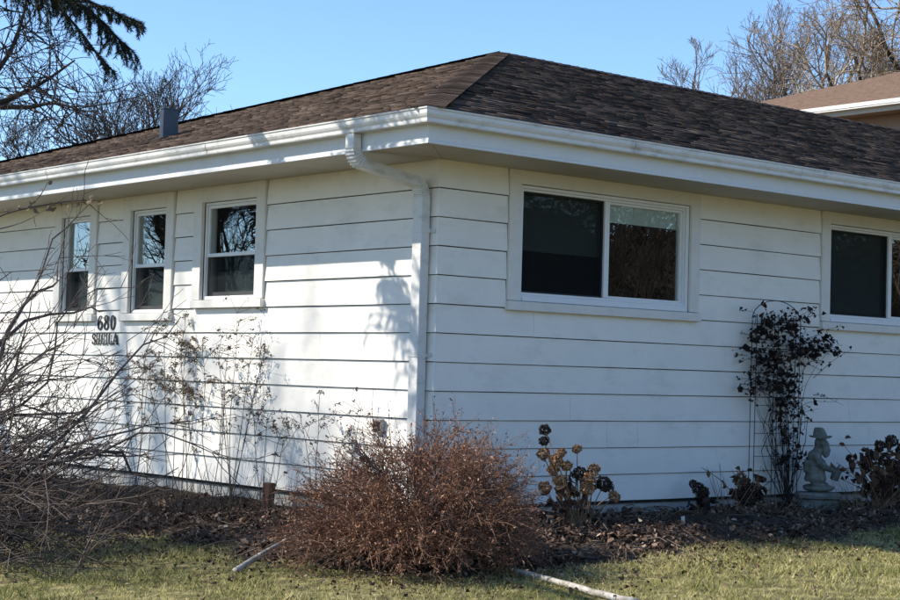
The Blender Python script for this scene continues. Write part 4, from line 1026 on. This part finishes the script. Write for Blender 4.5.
blobs = [(768, 330, 14, 14), (790, 322, 20, 10), (800, 345, 16, 14), (778, 355, 18, 16), (765, 375, 11, 14), (785, 385, 16, 18), (820, 340, 12, 8), (795, 405, 12, 16), (780, 420, 12, 16), (790, 440, 11, 14), (800, 455, 8, 10), (757, 350, 7, 18), (752, 385, 5, 12), (812, 352, 10, 8), (785, 460, 8, 10), (826, 346, 8, 5)]
def vpt(u, v):
    q = on_y(u, v, -.13); q[1] += r.normal(0, .045); q[1] = min(q[1], -.02); return q
for (u, v, su, sv) in blobs:
    for k in range(2):
        e = vpt(u+r.normal(0, su*.6), v+r.normal(0, sv*.6)); m1 = vpt(r.normal(783, 10), (v+500)/2+r.normal(0, 12)); m2 = vpt((u*.65+783*.35)+r.normal(0, 8), v*.75+500*.25)
        st.append((curve([vr+[r.normal(0, .03), 0, 0], m1, m2, e], 10)-vr, np.linspace(.004, .0015, 10)))
    for k in range(int(su*sv*(.10 if v < 400 else .05))+4):
        u0, v0 = u+r.normal(0, su*.5), v+r.normal(0, sv*.5); a_ = r.uniform(0, 2*PI); l_ = r.uniform(6, 16)
        P = curve([vpt(u0, v0), vpt(u0+math.cos(a_)*l_*.5, v0+math.sin(a_)*l_*.5), vpt(u0+math.cos(a_+r.normal(0, .5))*l_, v0+math.sin(a_)*l_)], 6)
        st.append((P-vr, np.linspace(.0022, .001, 6)))
        for j in range(6): lf.append(P[r.integers(0, 6)]+r.normal(0, .012, 3))
for u0, v0, u1, v1 in ((812, 395, 838, 405), (815, 350, 842, 352), (800, 365, 828, 372), (800, 410, 830, 402), (760, 325, 748, 310), (770, 318, 765, 306), (800, 320, 815, 310), (812, 378, 848, 350)):
    P = curve([vpt(u0, v0), vpt((u0+u1)/2, (v0+v1)/2-4), vpt(u1, v1)], 6); st.append((P-vr, np.linspace(.003, .001, 6)))
    for k in range(5): lf.append(P[r.integers(2, 6)]+r.normal(0, .012, 3))
tubes('stems', st, 4, MT['vine_stem'], vine)
q = np.array(lf)-vr; V, F = flakes(r, q, r.choice([.014, .02, .03, .042], len(q), p=[.3, .35, .25, .1])*r.uniform(.8, 1.2, len(q)), 0, 1.3, .9)
o = link('withered_leaves', fastmesh('withered_leaves', V, [F], np.repeat(r.uniform(0, 1, len(q)), 2)), MT['vine_leaf'], vine); o['kind'] = 'stuff'

# ---- stone garden statue: figure in a brimmed hat holding a can, facing picture right
def remeshed(name, parts, voxel, matl, parent, smooth_it=3):
    bm = bmesh.new()
    for kind_, *a in parts:
        if kind_ == 'e':
            c_, rad, *rot = a; mtx = Matrix.Translation(c_)
            if rot: mtx = mtx @ Matrix.Rotation(rot[0], 4, 'Y')
            mtx = mtx @ Matrix.Diagonal((*rad, 1)); bmesh.ops.create_icosphere(bm, subdivisions=3, radius=1, matrix=mtx)
        else:
            P, R = a; V, F = tube_arrays([(np.array(P, float), np.array(R, float))], 12); vs_ = [bm.verts.new(q) for q in V]
            for f in F: bm.faces.new([vs_[i] for i in f])
            bm.faces.new(vs_[:12][::-1]); bm.faces.new(vs_[-12:])
    bmesh.ops.recalc_face_normals(bm, faces=bm.faces)
    me = bpy.data.meshes.new(name); bm.to_mesh(me); bm.free()
    o = bpy.data.objects.new(name, me); COL.objects.link(o)
    md = o.modifiers.new('r', 'REMESH'); md.mode = 'VOXEL'; md.voxel_size = voxel
    ms = o.modifiers.new('s', 'SMOOTH'); ms.factor = .5; ms.iterations = smooth_it
    dg = bpy.context.evaluated_depsgraph_get(); me2 = bpy.data.meshes.new_from_object(o.evaluated_get(dg))
    o.modifiers.clear(); o.data = me2; bpy.data.meshes.remove(me); me2.name = name
    me2.materials.clear(); me2.materials.append(matl); me2.polygons.foreach_set('use_smooth', np.ones(len(me2.polygons), bool))
    o.parent = parent; return o
sp = np.array([3.91, -.33]); sz0 = float(bed_z(*sp))-.03
stat = tag(empty('garden_statue', (*sp, sz0), YAW), 'weathered grey stone statue of a bearded figure in a brimmed hat holding a can', 'statue')
zb = .235
stat.scale = (.86, .90, .86)
remeshed('figure', [
    ('t', [(-.03, 0, zb+.035), (-.03, 0, zb+.06), (-.028, 0, zb+.13), (-.022, 0, zb+.20)], [.10, .108, .092, .078]),   # flared coat
    ('e', (-.015, 0, zb+.20), (.088, .080, .075)),           # belly
    ('e', (-.04, 0, zb+.275), (.068, .092, .068), .25),      # chest, shoulders
    ('e', (-.01, 0, zb+.335), (.045, .045, .05)),            # neck
    ('e', (.018, 0, zb+.405), (.062, .056, .068)),           # head
    ('e', (.082, 0, zb+.40), (.018, .016, .018)),            # nose
    ('e', (.068, .026, zb+.422), (.014, .016, .008)), ('e', (.068, -.026, zb+.422), (.014, .016, .008)),   # brows
    ('e', (.062, .028, zb+.395), (.018, .018, .014)), ('e', (.062, -.028, zb+.395), (.018, .018, .014)),   # cheeks
    ('t', [(.055, 0, zb+.375), (.072, 0, zb+.335), (.068, 0, zb+.29), (.06, 0, zb+.265)], [.042, .044, .032, .012]),   # beard
    ('e', (.012, .058, zb+.405), (.016, .012, .022)), ('e', (.012, -.058, zb+.405), (.016, .012, .022)),
    ('t', [(-.045, -.095, zb+.30), (-.02, -.122, zb+.225), (.045, -.115, zb+.175), (.115, -.06, zb+.150)], [.036, .036, .030, .024]),
    ('t', [(-.045, .095, zb+.30), (-.02, .122, zb+.225), (.045, .115, zb+.175), (.115, .06, zb+.150)], [.036, .036, .030, .024]),
    ('e', (.125, -.045, zb+.145), (.026, .024, .024)), ('e', (.125, .045, zb+.145), (.026, .024, .024)),
    ('t', [(-.05, -.045, zb+.07), (-.045, -.05, zb+.03), (-.04, -.05, zb+.0)], [.046, .042, .04]), ('t', [(.0, .045, zb+.07), (.005, .05, zb+.03), (.01, .05, zb+.0)], [.046, .042, .04]),
    ('e', (-.01, -.05, zb+.002), (.07, .038, .03)), ('e', (.045, .05, zb+.002), (.07, .038, .03)),
    ('t', [(-.105, -.02, zb+.235), (-.118, -.02, zb+.19), (-.115, -.02, zb+.12)], [.03, .04, .034]),       # sack on the back
], .007, MT['stone'], stat, 1)
# hat: brim and creased crown
hat = []
for (rr, zz, dx) in ((.001, .462, .012), (.088, .458, .014), (.092, .464, .014), (.085, .470, .013), (.058, .474, .010), (.052, .50, .006), (.042, .535, 0), (.034, .552, -.004), (.018, .556, -.006), (.001, .55, -.006)):
    rr *= 1.16; hat.append([(dx+rr*math.cos(k*PI/10)*1.05, rr*math.sin(k*PI/10)*.92, zb+zz+(.010 if .08 < rr else 0)*math.cos(2*k*PI/10)) for k in range(20)])
V = [q for ring in hat for q in ring]; Fq = [(20*i+k, 20*i+(k+1) % 20, 20*i+20+(k+1) % 20, 20*i+20+k) for i in range(len(hat)-1) for k in range(20)]
b = MB(); b.add(V, Fq); b.build('hat', MT['stone'], stat, True)
can = []
for (rr, zz) in ((.001, -.06), (.034, -.058), (.040, -.05), (.043, .0), (.040, .045), (.043, .05), (.036, .05), (.033, .0), (.001, -.03)):
    can.append([(rr*math.cos(k*PI/8), rr*math.sin(k*PI/8), zz) for k in range(16)])
V = [q for ring in can for q in ring]; Fq = [(16*i+k, 16*i+(k+1) % 16, 16*i+16+(k+1) % 16, 16*i+16+k) for i in range(len(can)-1) for k in range(16)]
b = MB(); b.add(V, Fq); co = b.build('can', MT['stone'], stat, True); co.location = (.168, 0, zb+.105); co.rotation_euler = (0, .35, 0)
o = tubes('handle', [(np.array([(.0, .042*math.cos(a), .045+.05*math.sin(a)) for a in np.linspace(0, PI, 10)]), np.full(10, .006))], 6, MT['stone'], co)
remeshed('plinth', [('e', (0, 0, zb-.03), (.15, .11, .038)), ('e', (-.06, .02, zb-.02), (.09, .08, .03)), ('e', (.07, -.02, zb-.022), (.085, .07, .028))], .01, MT['stone'], stat, 1)
V = []; n8 = 14
for rr, zz in ((.165, -.02), (.165, .10), (.19, .115), (.195, .145), (.18, .165), (.06, .172), (.001, .172)):
    V += [(rr*1.15*math.copysign(abs(math.cos(k*2*PI/n8))**.7, math.cos(k*2*PI/n8)), rr*.9*math.copysign(abs(math.sin(k*2*PI/n8))**.7, math.sin(k*2*PI/n8)), zz) for k in range(n8)]
Fq = [(n8*i+k, n8*i+(k+1) % n8, n8*i+n8+(k+1) % n8, n8*i+n8+k) for i in range(6) for k in range(n8)]
b = MB(); b.add(V, Fq); b.build('pedestal', MT['stone'], stat, False)

# ---- poles, post and small things in the bed
def pole(name, pts, r0, r1, label, seed):
    r = np.random.default_rng(seed); P = curve(pts, 16); P[1:-1] += r.normal(0, .0015, (14, 3)); c0 = P[0].copy()
    V, F = tube_arrays([(P-c0, np.linspace(r0, r1, 16)*(1+r.normal(0, .015, 16)))], 10)
    o = link(name, fastmesh(name, V, [F, np.array([list(range(9, -1, -1)), list(range(150, 160))])]), MT['pole'], None, True)
    o.location = c0; tag(o, label, 'pole'); return o
def gp_(u, v, up_=0.0):
    q = on_ground(u, v); q[2] = max(float(bed_z(q[0], q[1])), float(lawn_z(q[0], q[1])))+up_; return q
pole('wooden_pole', (lambda a_, b_: [a_, a_*.66+b_*.34+UP*.006, a_*.33+b_*.67+RGT*.01, b_])(gp_(235, 575, .012), gp_(345, 540, .16)), .019, .011, 'pale bleached pole lying at the lawn edge left of the round bush', 1)
pole('wooden_pole', (lambda a_, b_: [a_, a_*.66+b_*.34+RGT*.006, a_*.33+b_*.67-UP*.004, b_])(gp_(510, 573, .03), gp_(640, 611, .03)), .014, .020, 'thick pale pole lying on the grass in front of the round bush', 2)
qp = on_x(268, 484, -.16); zg = float(bed_z(-.16, qp[1]))
b = MB(); b.box(-.035, .035, -.04, .04, -.06, qp[2]+.01-zg); po = b.build('wooden_post', MT['post'], None, bevel=.008); po.location = (-.16, qp[1], zg)
po.rotation_euler = (.03, .04, .3); tag(po, 'short reddish brown post standing by the left wall', 'post')
q = gp_(179, 523, .012); bm = bmesh.new(); bmesh.ops.create_icosphere(bm, subdivisions=2, radius=.03)
rp_ = np.random.default_rng(2)
for v_ in bm.verts: v_.co *= 1+rp_.normal(0, .07); v_.co.z *= .7
me = bpy.data.meshes.new('pebble'); bm.to_mesh(me); bm.free(); o = link('pebble', me, MT['pebble'], None, True); o.location = q; tag(o, 'pale rounded pebble among the leaves under the shrub', 'pebble')
q = wall_root(684, 530, -.9); b = MB(); b.hexa([(-.012, -.002, -.03), (.012, -.002, -.03), (.012, .002, -.03), (-.012, .002, -.03), (-.016, -.002, .12), (.010, -.002, .125), (.010, .002, .125), (-.016, .002, .12)])
o = b.build('plant_marker', MT['tagw']); o.location = q; o.rotation_euler = (0, -.06, YAW); tag(o, 'pale plant marker stuck upright in the dark soil', 'marker')
